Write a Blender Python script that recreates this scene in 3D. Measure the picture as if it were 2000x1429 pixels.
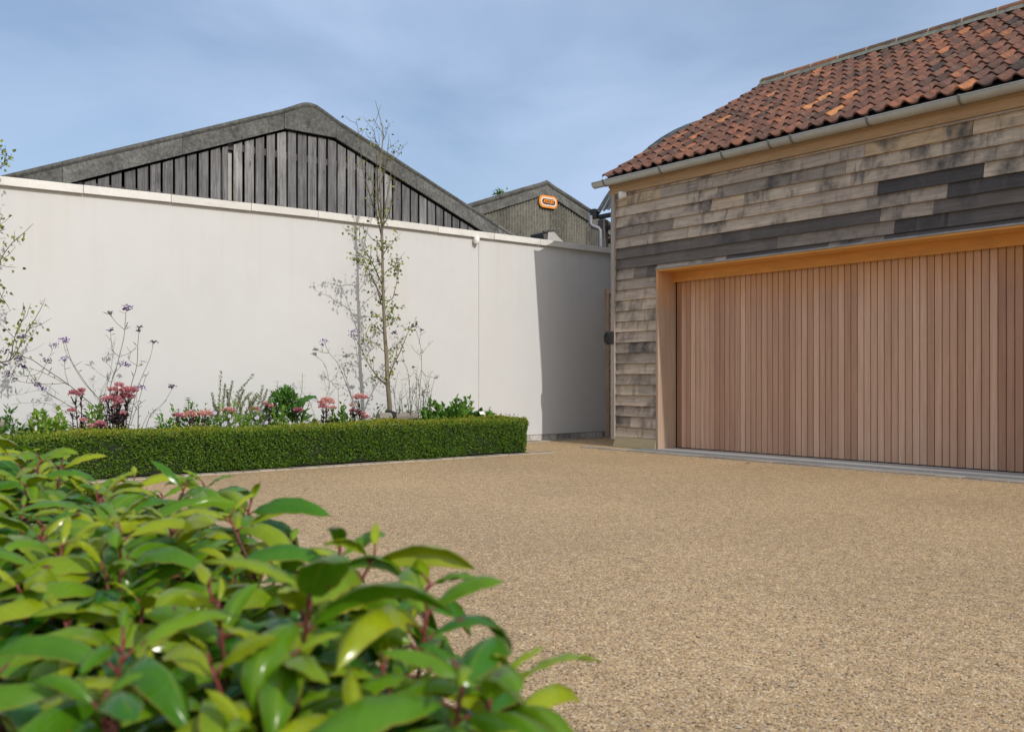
import bpy, math, random
import numpy as np
from mathutils import Vector

for o in list(bpy.data.objects):
    bpy.data.objects.remove(o)
rng = np.random.default_rng(11)
random.seed(11)
scene = bpy.context.scene
COL = scene.collection

# ------------------------------------------------------------------ camera
F = 1810.0                      # focal length in pixels of the 2000 px wide photograph
HZ = 743.0                      # horizon row
CAM = (0.0, 0.0, 0.9)
cam = bpy.data.cameras.new('camera')
cam_o = bpy.data.objects.new('camera', cam)
COL.objects.link(cam_o)
cam_o.location = CAM
cam_o.rotation_euler = (math.radians(90), 0, 0)
cam.sensor_width = 36
cam.lens = F / 2000 * 36
cam.shift_y = (HZ - 714.5) / 2000
cam.clip_start = 0.05
cam.clip_end = 3000
cam.dof.use_dof = True
cam.dof.focus_distance = 10.0
cam.dof.aperture_fstop = 5.8
scene.camera = cam_o
scene.render.resolution_x = 1024
scene.render.resolution_y = 731

# ------------------------------------------------------------------ frame of the yard
# a runs along the garage front (towards the viewer), b goes into the garage, z up
RX, RY = 0.62887, -0.77749
BX, BY = 0.77749, 0.62887
G0 = (1.443, 12.68)
ROT = math.atan2(RY, RX)
CA = (0 - G0[0]) * RX + (0 - G0[1]) * RY
CB = (0 - G0[0]) * BX + (0 - G0[1]) * BY
WALL_A = -1.595

def W(a, b, z=0.0):
    return (G0[0] + a * RX + b * BX, G0[1] + a * RY + b * BY, z)

def _ray(u, v):
    p = (u - 1000) / F
    return p * RX + RY, p * BX + BY, (HZ - v) / F

def on_a(u, v, a0):
    da, db, s = _ray(u, v)
    t = (a0 - CA) / da
    return (a0, CB + t * db, 0.9 + s * t)

def on_b(u, v, b0):
    da, db, s = _ray(u, v)
    t = (b0 - CB) / db
    return (CA + t * da, b0, 0.9 + s * t)

def at_y(u, v, Y):
    da, db, s = _ray(u, v)
    return (CA + Y * da, CB + Y * db, 0.9 + s * Y)

# ------------------------------------------------------------------ sun and sky
SUN_EL = math.radians(31)
SUN_D = (0.590, -0.808)          # horizontal direction towards the sun
world = bpy.data.worlds.new('World')
scene.world = world
world.use_nodes = True
nt = world.node_tree
nt.nodes.clear()
out = nt.nodes.new('ShaderNodeOutputWorld')
bg = nt.nodes.new('ShaderNodeBackground')
sky = nt.nodes.new('ShaderNodeTexSky')
sky.sky_type = 'NISHITA'
sky.sun_disc = False
sky.sun_elevation = SUN_EL
sky.sun_rotation = math.atan2(SUN_D[0], SUN_D[1])
sky.air_density = 1.0
sky.dust_density = 1.6
sky.ozone_density = 1.5
tc = nt.nodes.new('ShaderNodeTexCoord')
mp = nt.nodes.new('ShaderNodeMapping')
mp.inputs['Scale'].default_value = (1.0, 1.0, 3.0)
mp.inputs['Rotation'].default_value = (0.12, 0.2, 0.5)
cn = nt.nodes.new('ShaderNodeTexNoise')
cn.inputs['Scale'].default_value = 2.1
cn.inputs['Detail'].default_value = 7.0
cn.inputs['Roughness'].default_value = 0.52
cn.inputs['Distortion'].default_value = 0.5
cr = nt.nodes.new('ShaderNodeValToRGB')
cr.color_ramp.elements[0].position = 0.36
cr.color_ramp.elements[0].color = (0.26, 0.26, 0.26, 1)
cr.color_ramp.elements[1].position = 0.66
cr.color_ramp.elements[1].color = (0.92, 0.92, 0.92, 1)
mx = nt.nodes.new('ShaderNodeMix')
mx.data_type = 'RGBA'
nt.links.new(tc.outputs['Generated'], mp.inputs['Vector'])
nt.links.new(mp.outputs['Vector'], cn.inputs['Vector'])
nt.links.new(cn.outputs['Fac'], cr.inputs['Fac'])
nt.links.new(cr.outputs['Color'], mx.inputs[0])
nt.links.new(sky.outputs['Color'], mx.inputs[6])
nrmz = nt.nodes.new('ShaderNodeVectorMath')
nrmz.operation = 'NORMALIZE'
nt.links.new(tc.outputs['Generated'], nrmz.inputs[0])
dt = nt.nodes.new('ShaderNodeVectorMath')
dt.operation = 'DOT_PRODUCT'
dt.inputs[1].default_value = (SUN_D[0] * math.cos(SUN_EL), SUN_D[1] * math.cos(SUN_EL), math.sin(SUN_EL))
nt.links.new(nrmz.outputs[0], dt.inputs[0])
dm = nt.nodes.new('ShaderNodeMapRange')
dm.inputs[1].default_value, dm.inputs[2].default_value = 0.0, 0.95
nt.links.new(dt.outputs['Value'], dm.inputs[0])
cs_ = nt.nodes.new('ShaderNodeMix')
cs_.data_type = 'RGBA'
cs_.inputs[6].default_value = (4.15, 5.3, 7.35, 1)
cs_.inputs[7].default_value = (9.0, 9.2, 9.4, 1)  # brighter cloud on the unseen sun side, added to lift the shaded areas
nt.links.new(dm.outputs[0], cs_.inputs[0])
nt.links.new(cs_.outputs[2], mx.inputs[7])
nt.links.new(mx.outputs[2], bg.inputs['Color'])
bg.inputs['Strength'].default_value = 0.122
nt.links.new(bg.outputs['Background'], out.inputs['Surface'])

sun = bpy.data.lights.new('sun', 'SUN')
sun.energy = 2.6
sun.angle = math.radians(0.53)
sun.color = (1.0, 0.955, 0.885)
sun_o = bpy.data.objects.new('sun', sun)
COL.objects.link(sun_o)
sdir = Vector((SUN_D[0] * math.cos(SUN_EL), SUN_D[1] * math.cos(SUN_EL), math.sin(SUN_EL)))
sun_o.rotation_euler = sdir.to_track_quat('Z', 'Y').to_euler()
sun_o.location = (8, -10, 12)

scene.view_settings.view_transform = 'Standard'
scene.view_settings.look = 'None'
scene.view_settings.exposure = 0.0
scene.view_settings.gamma = 1.0

# ------------------------------------------------------------------ mesh builder
class MB:
    """collects pieces, then links them as one mesh object"""
    def __init__(s):
        s.v, s.t, s.f, s.m, s.n = [], [], [], [], 0

    def add(s, verts, faces, tint=(0.5, 0, 0, 0), mi=0):
        v = np.asarray(verts, dtype=np.float32).reshape(-1, 3)
        t = np.asarray(tint, dtype=np.float32)
        if t.ndim == 1:
            t = np.tile(t, (len(v), 1))
        s.v.append(v)
        s.t.append(t)
        if isinstance(faces, np.ndarray):
            s.f.append(faces + s.n)
            s.m.append(np.full(len(faces), mi))
        else:
            by = {}
            for f in faces:
                by.setdefault(len(f), []).append(f)
            for k, fs in by.items():
                s.f.append(np.asarray(fs, dtype=np.int64) + s.n)
                s.m.append(np.full(len(fs), mi))
        s.n += len(v)

    def box(s, x0, x1, y0, y1, z0, z1, tint=(0.5, 0, 0, 0), mi=0):
        s.hexa([(x0, y0, z0), (x1, y0, z0), (x1, y1, z0), (x0, y1, z0),
                (x0, y0, z1), (x1, y0, z1), (x1, y1, z1), (x0, y1, z1)], tint, mi)

    def hexa(s, c, tint=(0.5, 0, 0, 0), mi=0):
        s.add(c, [(0, 3, 2, 1), (4, 5, 6, 7), (0, 1, 5, 4), (1, 2, 6, 5), (2, 3, 7, 6), (3, 0, 4, 7)], tint, mi)

    def prism(s, poly, axis, lo, hi, tint=(0.5, 0, 0, 0), mi=0):
        """poly: 2-D outline in the two other axes (in xyz order); extruded along axis"""
        n = len(poly)
        vs = []
        for e in (lo, hi):
            for p in poly:
                q = list(p)
                q.insert(axis, e)
                vs.append(q)
        fs = [tuple(range(n - 1, -1, -1)), tuple(range(n, 2 * n))]
        fs += [(i, (i + 1) % n, n + (i + 1) % n, n + i) for i in range(n)]
        s.add(vs, fs, tint, mi)

    def tube(s, pts, rad, n=6, tint=(0.5, 0, 0, 0), mi=0, cap=True):
        P = np.asarray(pts, dtype=np.float64)
        k = len(P)
        R = np.broadcast_to(np.asarray(rad, dtype=np.float64), (k,))
        T = np.gradient(P, axis=0)
        T /= np.linalg.norm(T, axis=1)[:, None] + 1e-9
        ref = np.array([0.31, 0.95, 0.05]) if abs(T[0, 2]) > 0.6 else np.array([0.05, 0.1, 1.0])
        A = np.cross(T, ref)
        A /= np.linalg.norm(A, axis=1)[:, None] + 1e-9
        B = np.cross(T, A)
        ang = np.arange(n) * 2 * math.pi / n
        V = P[:, None, :] + R[:, None, None] * (np.cos(ang)[None, :, None] * A[:, None, :] + np.sin(ang)[None, :, None] * B[:, None, :])
        V = V.reshape(-1, 3)
        i = np.arange(k - 1)[:, None] * n
        j = np.arange(n)[None, :]
        j2 = (j + 1) % n
        fq = np.stack([i + j, i + j2, i + n + j2, i + n + j], axis=-1).reshape(-1, 4)
        s.add(V, fq, tint, mi)
        if cap:
            s.f.append(np.array([list(range(n))[::-1]]) + s.n - k * n)
            s.m.append(np.array([mi]))
            s.f.append(np.array([[(k - 1) * n + q for q in range(n)]]) + s.n - k * n)
            s.m.append(np.array([mi]))

    def sphere(s, c, r, nu=8, nv=6, tint=(0.5, 0, 0, 0), mi=0, sq=(1, 1, 1)):
        vs, fs = [], []
        for i in range(nv + 1):
            th = math.pi * i / nv
            for j in range(nu):
                ph = 2 * math.pi * j / nu
                vs.append((c[0] + r * sq[0] * math.sin(th) * math.cos(ph), c[1] + r * sq[1] * math.sin(th) * math.sin(ph), c[2] + r * sq[2] * math.cos(th)))
        for i in range(nv):
            for j in range(nu):
                fs.append((i * nu + j, i * nu + (j + 1) % nu, (i + 1) * nu + (j + 1) % nu, (i + 1) * nu + j))
        s.add(vs, fs, tint, mi)

    def leaves(s, pos, dr, up, L, Wd, fold=0.25, tint=None, mi=0, at=0.45):
        """many small folded leaves: five points, two quads each"""
        N = len(pos)
        dr = dr / (np.linalg.norm(dr, axis=1)[:, None] + 1e-9)
        sd = np.cross(dr, up)
        sd /= np.linalg.norm(sd, axis=1)[:, None] + 1e-9
        nm = np.cross(sd, dr)
        L = np.broadcast_to(L, (N,))[:, None]
        Wd = np.broadcast_to(Wd, (N,))[:, None]
        m = pos + dr * L * at
        V = np.stack([pos, m + sd * Wd * .5 + nm * Wd * fold, pos + dr * L - nm * L * .08, m - sd * Wd * .5 + nm * Wd * fold, m], axis=1).reshape(-1, 3)
        i = np.arange(N)[:, None] * 5
        fq = np.concatenate([i + np.array([[0, 4, 2, 1]]), i + np.array([[0, 3, 2, 4]])])
        if tint is None:
            tint = np.zeros((N, 4))
            tint[:, 0] = rng.random(N)
        s.add(V, fq, np.repeat(tint, 5, axis=0), mi)

    def build(s, name, mats, parent=None, loc=None, rot=None, smooth=False):
        me = bpy.data.meshes.new(name)
        V = np.concatenate(s.v)
        Tn = np.concatenate(s.t)
        fl = [f.reshape(-1) for f in s.f]
        cnt = np.concatenate([np.full(len(f), f.shape[1]) for f in s.f])
        loops = np.concatenate(fl).astype(np.int32)
        starts = np.concatenate([[0], np.cumsum(cnt)[:-1]]).astype(np.int32)
        me.vertices.add(len(V))
        me.vertices.foreach_set('co', V.astype(np.float32).reshape(-1))
        me.loops.add(len(loops))
        me.loops.foreach_set('vertex_index', loops)
        me.polygons.add(len(cnt))
        me.polygons.foreach_set('loop_start', starts)
        try:
            me.polygons.foreach_set('loop_total', cnt.astype(np.int32))
        except Exception:
            pass
        me.polygons.foreach_set('material_index', np.concatenate(s.m).astype(np.int32))
        me.polygons.foreach_set('use_smooth', np.full(len(cnt), smooth))
        at = me.attributes.new('tint', 'FLOAT_COLOR', 'POINT')
        at.data.foreach_set('color', Tn.astype(np.float32).reshape(-1))
        me.update(calc_edges=True)
        me.validate()
        for m in (mats if isinstance(mats, (list, tuple)) else [mats]):
            me.materials.append(m)
        o = bpy.data.objects.new(name, me)
        COL.objects.link(o)
        if parent:
            o.parent = parent
        if loc is not None:
            o.location = loc
        if rot is not None:
            o.rotation_euler = (0, 0, rot)
        return o

def tag(o, label=None, cat=None, group=None, kind=None):
    if label: o['label'] = label
    if cat: o['category'] = cat
    if group: o['group'] = group
    if kind: o['kind'] = kind
    return o

def thing(name, label, cat, base=(0, 0, 0), group=None):
    """an Empty at the thing's base (given in yard coordinates), turned with the yard"""
    o = bpy.data.objects.new(name, None)
    o.empty_display_size = 0.2
    COL.objects.link(o)
    o.location = W(*base)
    o.rotation_euler = (0, 0, ROT)
    return tag(o, label, cat, group)

def rel(p, base):
    return tuple(np.asarray(p, dtype=float) - np.asarray(base, dtype=float))

# ------------------------------------------------------------------ materials
def mk(name, palette, noise=None, noise2=None, rough=0.8, bump=None, metallic=0.0, spec=0.4, trans=0.0, trans_col=None, extra=None, shift=True, coat=0):
    """palette: ramp over the piece's own random number (tint.r); noise: (scale, low, high, stretch) brightness;
    noise2: (scale, threshold lo, hi, colour, stretch) stains; bump: (scale, strength, stretch)"""
    m = bpy.data.materials.new(name)
    m.use_nodes = True
    t = m.node_tree
    L = t.links
    p = t.nodes['Principled BSDF']
    p.inputs['Roughness'].default_value = rough
    p.inputs['Metallic'].default_value = metallic
    p.inputs['Specular IOR Level'].default_value = spec
    if coat:
        p.inputs['Coat Weight'].default_value = coat
        p.inputs['Coat Roughness'].default_value = 0.25
    at = t.nodes.new('ShaderNodeAttribute')
    at.attribute_name = 'tint'
    sp = t.nodes.new('ShaderNodeSeparateColor')
    L.new(at.outputs['Color'], sp.inputs[0])
    rp = t.nodes.new('ShaderNodeValToRGB')
    els = rp.color_ramp.elements
    if len(palette) == 1:
        palette = [(0.0, palette[0][1]), (1.0, palette[0][1])]
    els[0].position, els[0].color = palette[0][0], (*palette[0][1], 1)
    els[1].position, els[1].color = palette[-1][0], (*palette[-1][1], 1)
    for pos, c in palette[1:-1]:
        e = els.new(pos)
        e.color = (*c, 1)
    L.new(sp.outputs[0], rp.inputs[0])
    col = rp.outputs[0]
    tcn = t.nodes.new('ShaderNodeTexCoord')
    vec = tcn.outputs['Object']
    if shift:
        ml = t.nodes.new('ShaderNodeMath')
        ml.operation = 'MULTIPLY'
        ml.inputs[1].default_value = 37.0
        L.new(sp.outputs[0], ml.inputs[0])
        va = t.nodes.new('ShaderNodeVectorMath')
        va.operation = 'ADD'
        L.new(vec, va.inputs[0])
        L.new(ml.outputs[0], va.inputs[1])
        vec = va.outputs[0]

    def nz(scale, stretch, detail=6.0, rg=0.6):
        mpn = t.nodes.new('ShaderNodeMapping')
        mpn.inputs['Scale'].default_value = stretch
        L.new(vec, mpn.inputs[0])
        nn = t.nodes.new('ShaderNodeTexNoise')
        nn.inputs['Scale'].default_value = scale
        nn.inputs['Detail'].default_value = detail
        nn.inputs['Roughness'].default_value = rg
        L.new(mpn.outputs[0], nn.inputs['Vector'])
        return nn.outputs['Fac']

    if noise:
        for q in (noise if isinstance(noise, list) else [noise]):
            mr = t.nodes.new('ShaderNodeMapRange')
            mr.inputs[1].default_value, mr.inputs[2].default_value = 0.3, 0.7
            mr.inputs[3].default_value, mr.inputs[4].default_value = q[1], q[2]
            L.new(nz(q[0], q[3] if len(q) > 3 else (1, 1, 1)), mr.inputs[0])
            vm = t.nodes.new('ShaderNodeVectorMath')
            vm.operation = 'SCALE'
            L.new(col, vm.inputs[0])
            L.new(mr.outputs[0], vm.inputs['Scale'])
            col = vm.outputs[0]
    if noise2:
        for q in (noise2 if isinstance(noise2, list) else [noise2]):
            mr = t.nodes.new('ShaderNodeMapRange')
            mr.inputs[1].default_value, mr.inputs[2].default_value = q[1], q[2]
            L.new(nz(q[0], q[4] if len(q) > 4 else (1, 1, 1)), mr.inputs[0])
            mxn = t.nodes.new('ShaderNodeMix')
            mxn.data_type = 'RGBA'
            L.new(mr.outputs[0], mxn.inputs[0])
            L.new(col, mxn.inputs[6])
            mxn.inputs[7].default_value = (*q[3], 1)
            col = mxn.outputs[2]
    if extra:
        col = extra(t, L, sp, tcn, col)
    L.new(col, p.inputs['Base Color'])
    if bump:
        b = t.nodes.new('ShaderNodeBump')
        b.inputs['Strength'].default_value = bump[1]
        b.inputs['Distance'].default_value = bump[3] if len(bump) > 3 else 0.01
        L.new(nz(bump[0], bump[2] if len(bump) > 2 else (1, 1, 1)), b.inputs['Height'])
        L.new(b.outputs[0], p.inputs['Normal'])
    if trans > 0:
        tr = t.nodes.new('ShaderNodeBsdfTranslucent')
        if trans_col:
            tm = t.nodes.new('ShaderNodeMix')
            tm.data_type = 'RGBA'
            tm.blend_type = 'MULTIPLY'
            tm.inputs[0].default_value = 1.0
            L.new(col, tm.inputs[6])
            tm.inputs[7].default_value = (*trans_col, 1)
            L.new(tm.outputs[2], tr.inputs['Color'])
        else:
            L.new(col, tr.inputs['Color'])
        ms = t.nodes.new('ShaderNodeMixShader')
        ms.inputs[0].default_value = trans
        L.new(p.outputs[0], ms.inputs[1])
        L.new(tr.outputs[0], ms.inputs[2])
        L.new(ms.outputs[0], t.nodes['Material Output'].inputs['Surface'])
    return m

def solid(name, c, **k):
    return mk(name, [(0, c)], **k)

def gravel_material():
    m = bpy.data.materials.new('resin_bound_gravel')
    m.use_nodes = True
    t = m.node_tree
    L = t.links
    p = t.nodes['Principled BSDF']
    p.inputs['Roughness'].default_value = 0.75
    p.inputs['Specular IOR Level'].default_value = 0.35
    tcn = t.nodes.new('ShaderNodeTexCoord')
    nd = t.nodes.new('ShaderNodeTexNoise')
    nd.inputs['Scale'].default_value = 60
    L.new(tcn.outputs['Object'], nd.inputs['Vector'])
    va = t.nodes.new('ShaderNodeVectorMath')
    va.operation = 'MULTIPLY_ADD'
    va.inputs[1].default_value = (0.006, 0.006, 0.0)
    L.new(nd.outputs['Color'], va.inputs[0])
    L.new(tcn.outputs['Object'], va.inputs[2])
    vo = t.nodes.new('ShaderNodeTexVoronoi')
    vo.inputs['Scale'].default_value = 165
    L.new(va.outputs[0], vo.inputs['Vector'])
    sp = t.nodes.new('ShaderNodeSeparateColor')
    L.new(vo.outputs['Color'], sp.inputs[0])
    rp = t.nodes.new('ShaderNodeValToRGB')
    pal = [(0.0, (0.06, 0.037, 0.02)), (0.10, (0.17, 0.11, 0.06)), (0.25, (0.48, 0.31, 0.15)), (0.5, (0.61, 0.405, 0.205)),
           (0.70, (0.56, 0.37, 0.185)), (0.78, (0.38, 0.295, 0.23)), (0.88, (0.76, 0.56, 0.31)), (1.0, (0.90, 0.74, 0.50))]
    e = rp.color_ramp.elements
    e[0].position, e[0].color = 0.0, (*pal[0][1], 1)
    e[1].position, e[1].color = 1.0, (*pal[-1][1], 1)
    for pos, c in pal[1:-1]:
        x = e.new(pos)
        x.color = (*c, 1)
    L.new(sp.outputs[0], rp.inputs[0])
    # broad drifts of slightly different aggregate
    n1 = t.nodes.new('ShaderNodeTexNoise')
    n1.inputs['Scale'].default_value = 0.55
    n1.inputs['Detail'].default_value = 5
    L.new(tcn.outputs['Object'], n1.inputs['Vector'])
    mr = t.nodes.new('ShaderNodeMapRange')
    mr.inputs[1].default_value, mr.inputs[2].default_value = 0.3, 0.7
    mr.inputs[3].default_value, mr.inputs[4].default_value = 0.82, 1.0
    L.new(n1.outputs['Fac'], mr.inputs[0])
    n2 = t.nodes.new('ShaderNodeTexNoise')
    n2.inputs['Scale'].default_value = 14
    n2.inputs['Detail'].default_value = 4
    L.new(tcn.outputs['Object'], n2.inputs['Vector'])
    mr2 = t.nodes.new('ShaderNodeMapRange')
    mr2.inputs[1].default_value, mr2.inputs[2].default_value = 0.3, 0.7
    mr2.inputs[3].default_value, mr2.inputs[4].default_value = 0.86, 1.12
    L.new(n2.outputs['Fac'], mr2.inputs[0])
    mm = t.nodes.new('ShaderNodeMath')
    mm.operation = 'MULTIPLY'
    L.new(mr.outputs[0], mm.inputs[0])
    L.new(mr2.outputs[0], mm.inputs[1])
    vs = t.nodes.new('ShaderNodeVectorMath')
    vs.operation = 'SCALE'
    L.new(rp.outputs[0], vs.inputs[0])
    L.new(mm.outputs[0], vs.inputs['Scale'])
    L.new(vs.outputs[0], p.inputs['Base Color'])
    b = t.nodes.new('ShaderNodeBump')
    b.invert = True
    b.inputs['Strength'].default_value = 0.9
    b.inputs['Distance'].default_value = 0.0036
    L.new(vo.outputs['Distance'], b.inputs['Height'])
    L.new(b.outputs[0], p.inputs['Normal'])
    return m

M = {}
M['gravel'] = gravel_material()
M['earth'] = solid('earth', (0.09, 0.065, 0.045), noise=(3, .6, 1.3), bump=(30, .6))
def render_extra(t, L, sp, tcn, col):
    # rain streaks below the coping
    sx = t.nodes.new('ShaderNodeSeparateXYZ')
    L.new(tcn.outputs['Object'], sx.inputs[0])
    mpn = t.nodes.new('ShaderNodeMapping')
    mpn.inputs['Scale'].default_value = (1, 5.0, .22)
    L.new(tcn.outputs['Object'], mpn.inputs[0])
    nn = t.nodes.new('ShaderNodeTexNoise')
    nn.inputs['Scale'].default_value = 1.6
    nn.inputs['Detail'].default_value = 6
    L.new(mpn.outputs[0], nn.inputs['Vector'])
    a = t.nodes.new('ShaderNodeMapRange')
    a.inputs[1].default_value, a.inputs[2].default_value = .52, .75
    L.new(nn.outputs['Fac'], a.inputs[0])
    b = t.nodes.new('ShaderNodeMapRange')
    b.inputs[1].default_value, b.inputs[2].default_value = 1.6, 2.95
    b.inputs[3].default_value, b.inputs[4].default_value = 0.0, 0.40
    L.new(sx.outputs['Z'], b.inputs[0])
    m_ = t.nodes.new('ShaderNodeMath')
    m_.operation = 'MULTIPLY'
    L.new(a.outputs[0], m_.inputs[0])
    L.new(b.outputs[0], m_.inputs[1])
    x = t.nodes.new('ShaderNodeMix')
    x.data_type = 'RGBA'
    L.new(m_.outputs[0], x.inputs[0])
    L.new(col, x.inputs[6])
    x.inputs[7].default_value = (0.49, 0.46, 0.40, 1)
    return x.outputs[2]
M['render'] = mk('lime_render', [(0, (0.555, 0.557, 0.556))], noise=[(0.45, .965, 1.035), (5, .985, 1.015)], rough=0.92, bump=(90, .08, (1, 1, 1), .004), spec=.2,
                 noise2=[(.7, .52, .80, (0.55, 0.538, 0.512), (1, 1, .6))], extra=render_extra)
M['coping'] = mk('coping_stone', [(0, (0.55, 0.535, 0.50)), (.5, (0.63, 0.615, 0.58)), (1, (0.68, 0.665, 0.63))], noise=[(3, .92, 1.06), (40, .95, 1.05)], rough=.85, bump=(60, .2),
                 noise2=[(2.2, .60, .75, (0.44, 0.42, 0.37), (1, 1, 2))])
M['rubble'] = mk('rubble_stone', [(0, (0.22, 0.21, 0.20)), (.5, (0.42, 0.40, 0.37)), (1, (0.62, 0.60, 0.56))], noise=[(25, .6, 1.3)], rough=.9, bump=(40, .7))
M['sett'] = mk('stone_sett', [(0, (0.24, 0.21, 0.175)), (.5, (0.32, 0.28, 0.23)), (1, (0.40, 0.35, 0.285))], noise=[(18, .8, 1.15)], rough=.8, bump=(60, .3))
M['mortar'] = solid('pale_mortar', (0.44, 0.385, 0.31), noise=(30, .85, 1.1), rough=.9)
def oak_extra(t, L, sp, tcn, col):
    return col
M['oak'] = mk('weathered_oak', [(0, (0.055, 0.051, 0.05)), (.10, (0.085, 0.077, 0.074)), (.26, (0.165, 0.138, 0.118)), (.45, (0.33, 0.27, 0.215)), (.64, (0.46, 0.37, 0.29)), (.80, (0.52, 0.42, 0.315)), (1, (0.52, 0.37, 0.22))],
              noise=[(5, .78, 1.2, (.45, 1, 7)), (22, .84, 1.14, (.3, 1, 8)), (3.2, .86, 1.12)], rough=.85, spec=.25, bump=(26, .35, (.25, 1, 7)),
              noise2=[(1.7, .52, .66, (0.088, 0.08, 0.076), (1.1, 1, .8)), (8, .56, .74, (0.12, 0.105, 0.095), (1.3, 1, .22)), (46, .66, .78, (0.09, 0.08, 0.072), (.25, 1, 3))])
M['oak_post'] = mk('grey_oak_post', [(0, (0.30, 0.26, 0.22)), (1, (0.40, 0.35, 0.30))], noise=[(6, .8, 1.15, (4, 4, .3))], rough=.85, bump=(26, .3, (5, 5, .3)))
M['gate_oak'] = mk('brown_gate_oak', [(0, (0.40, 0.29, 0.215)), (1, (0.50, 0.36, 0.26))], noise=[(6, .8, 1.15, (4, 4, .5))], rough=.8, bump=(26, .3, (5, 5, .3)))
M['oak_base'] = mk('oak_cill_block', [(0, (0.36, 0.30, 0.185))], noise=[(6, .88, 1.1, (.6, 1, 3))], rough=.85, bump=(30, .2, (.4, 1, 5)))
M['new_oak'] = mk('fresh_oak', [(0, (0.60, 0.255, 0.045)), (.5, (0.74, 0.36, 0.085)), (1, (0.35, 0.235, 0.13))], noise=[(7, .85, 1.12, (.5, 3, 3))], rough=.6, bump=(30, .15, (.3, 4, 4)))
def jamb_extra(t, L, sp, tcn, col):
    # weathered paler towards the foot, still fresh near the head
    sx = t.nodes.new('ShaderNodeSeparateXYZ')
    L.new(tcn.outputs['Object'], sx.inputs[0])
    nn = t.nodes.new('ShaderNodeTexNoise')
    nn.inputs['Scale'].default_value = 5
    L.new(tcn.outputs['Object'], nn.inputs['Vector'])
    ma = t.nodes.new('ShaderNodeMath')
    ma.operation = 'MULTIPLY_ADD'
    ma.inputs[1].default_value = 0.5
    L.new(nn.outputs['Fac'], ma.inputs[0])
    L.new(sx.outputs['Z'], ma.inputs[2])
    mr = t.nodes.new('ShaderNodeMapRange')
    mr.interpolation_type = 'SMOOTHSTEP'
    mr.inputs[1].default_value, mr.inputs[2].default_value = 1.9, 2.85
    L.new(ma.outputs[0], mr.inputs[0])
    mxn = t.nodes.new('ShaderNodeMix')
    mxn.data_type = 'RGBA'
    L.new(mr.outputs[0], mxn.inputs[0])
    L.new(col, mxn.inputs[6])
    mxn.inputs[7].default_value = (0.62, 0.29, 0.085, 1)
    return mxn.outputs[2]
M['jamb'] = mk('door_lining_oak', [(0, (0.40, 0.285, 0.21))], noise=[(6, .85, 1.12, (4, 4, .3))], rough=.8, bump=(26, .2, (5, 5, .3)), extra=jamb_extra)
M['cedar'] = mk('cedar_slat', [(0, (0.32, 0.16, 0.095)), (.25, (0.46, 0.255, 0.165)), (.6, (0.60, 0.365, 0.245)), (1, (0.76, 0.52, 0.365))],
                noise=[(6, .86, 1.12, (6, 2, .22)), (30, .93, 1.06, (8, 2, .2))], rough=.7, spec=.3, bump=(40, .15, (8, 2, .2)), extra=jamb_extra)
M['dark'] = solid('dark_void', (0.02, 0.018, 0.016), rough=.9)
M['screw'] = solid('steel_screw', (0.6, 0.58, 0.55), rough=.4, metallic=.7)
M['lead'] = solid('lead_flashing', (0.28, 0.285, 0.29), noise=(8, .8, 1.2), rough=.6)
M['gutter'] = mk('galvanised_gutter', [(0, (0.42, 0.415, 0.37)), (1, (0.50, 0.49, 0.44))], noise=[(3, .9, 1.08)], rough=.42, metallic=.35, spec=.5)
M['bracket'] = solid('dull_bracket_steel', (0.20, 0.195, 0.175), rough=.5, metallic=.4)
M['white_plastic'] = solid('white_plastic', (0.78, 0.77, 0.74), rough=.4)
M['tile'] = mk('clay_pantile', [(0, (0.045, 0.04, 0.038)), (.08, (0.085, 0.055, 0.046)), (.3, (0.13, 0.071, 0.056)), (.55, (0.195, 0.092, 0.064)), (.75, (0.24, 0.106, 0.068)), (.88, (0.29, 0.125, 0.072)), (.95, (0.40, 0.165, 0.075)), (1, (0.50, 0.225, 0.10))],
               noise=[(9, .68, 1.3), (45, .82, 1.2)], rough=.95, spec=.12, bump=(70, .5),
               noise2=[(11, .56, .74, (0.155, 0.14, 0.11)), (48, .66, .76, (0.33, 0.29, 0.225)), (3.5, .54, .74, (0.075, 0.058, 0.052))])
M['ridge'] = mk('ridge_tile', [(0, (0.12, 0.09, 0.065)), (.4, (0.20, 0.115, 0.075)), (.8, (0.30, 0.13, 0.075)), (1, (0.40, 0.155, 0.075))], noise=[(10, .7, 1.25)], rough=.9, bump=(50, .5),
                noise2=[(9, .58, .74, (0.165, 0.155, 0.11))])
M['bedding'] = solid('mossy_mortar', (0.21, 0.20, 0.155), noise=[(14, .65, 1.3)], rough=.95, bump=(50, .6))
M['barn_board'] = mk('grey_barn_board', [(0, (0.085, 0.082, 0.083)), (.4, (0.15, 0.146, 0.147)), (.8, (0.215, 0.21, 0.207)), (1, (0.28, 0.272, 0.265))],
                     noise=[(4, .5, 1.4, (3, 8, .35)), (20, .65, 1.3, (4, 9, .3)), (1.6, .75, 1.2)], rough=.9, bump=(30, .5, (4, 9, .3)), noise2=[(4, .58, .74, (0.05, 0.05, 0.052), (1, 2.5, .6)), (9, .66, .74, (0.03, 0.03, 0.03), (1, 1.5, .8))])
M['fibre'] = mk('lichened_fibre_cement', [(0, (0.055, 0.055, 0.05)), (.5, (0.115, 0.113, 0.104)), (1, (0.20, 0.197, 0.185))], noise=[(3, .6, 1.35), (14, .65, 1.35), (30, .7, 1.3)], rough=.95, bump=(45, .5),
                  noise2=[(26, .60, .72, (0.21, 0.205, 0.175)), (6, .54, .74, (0.042, 0.042, 0.038))])
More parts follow.
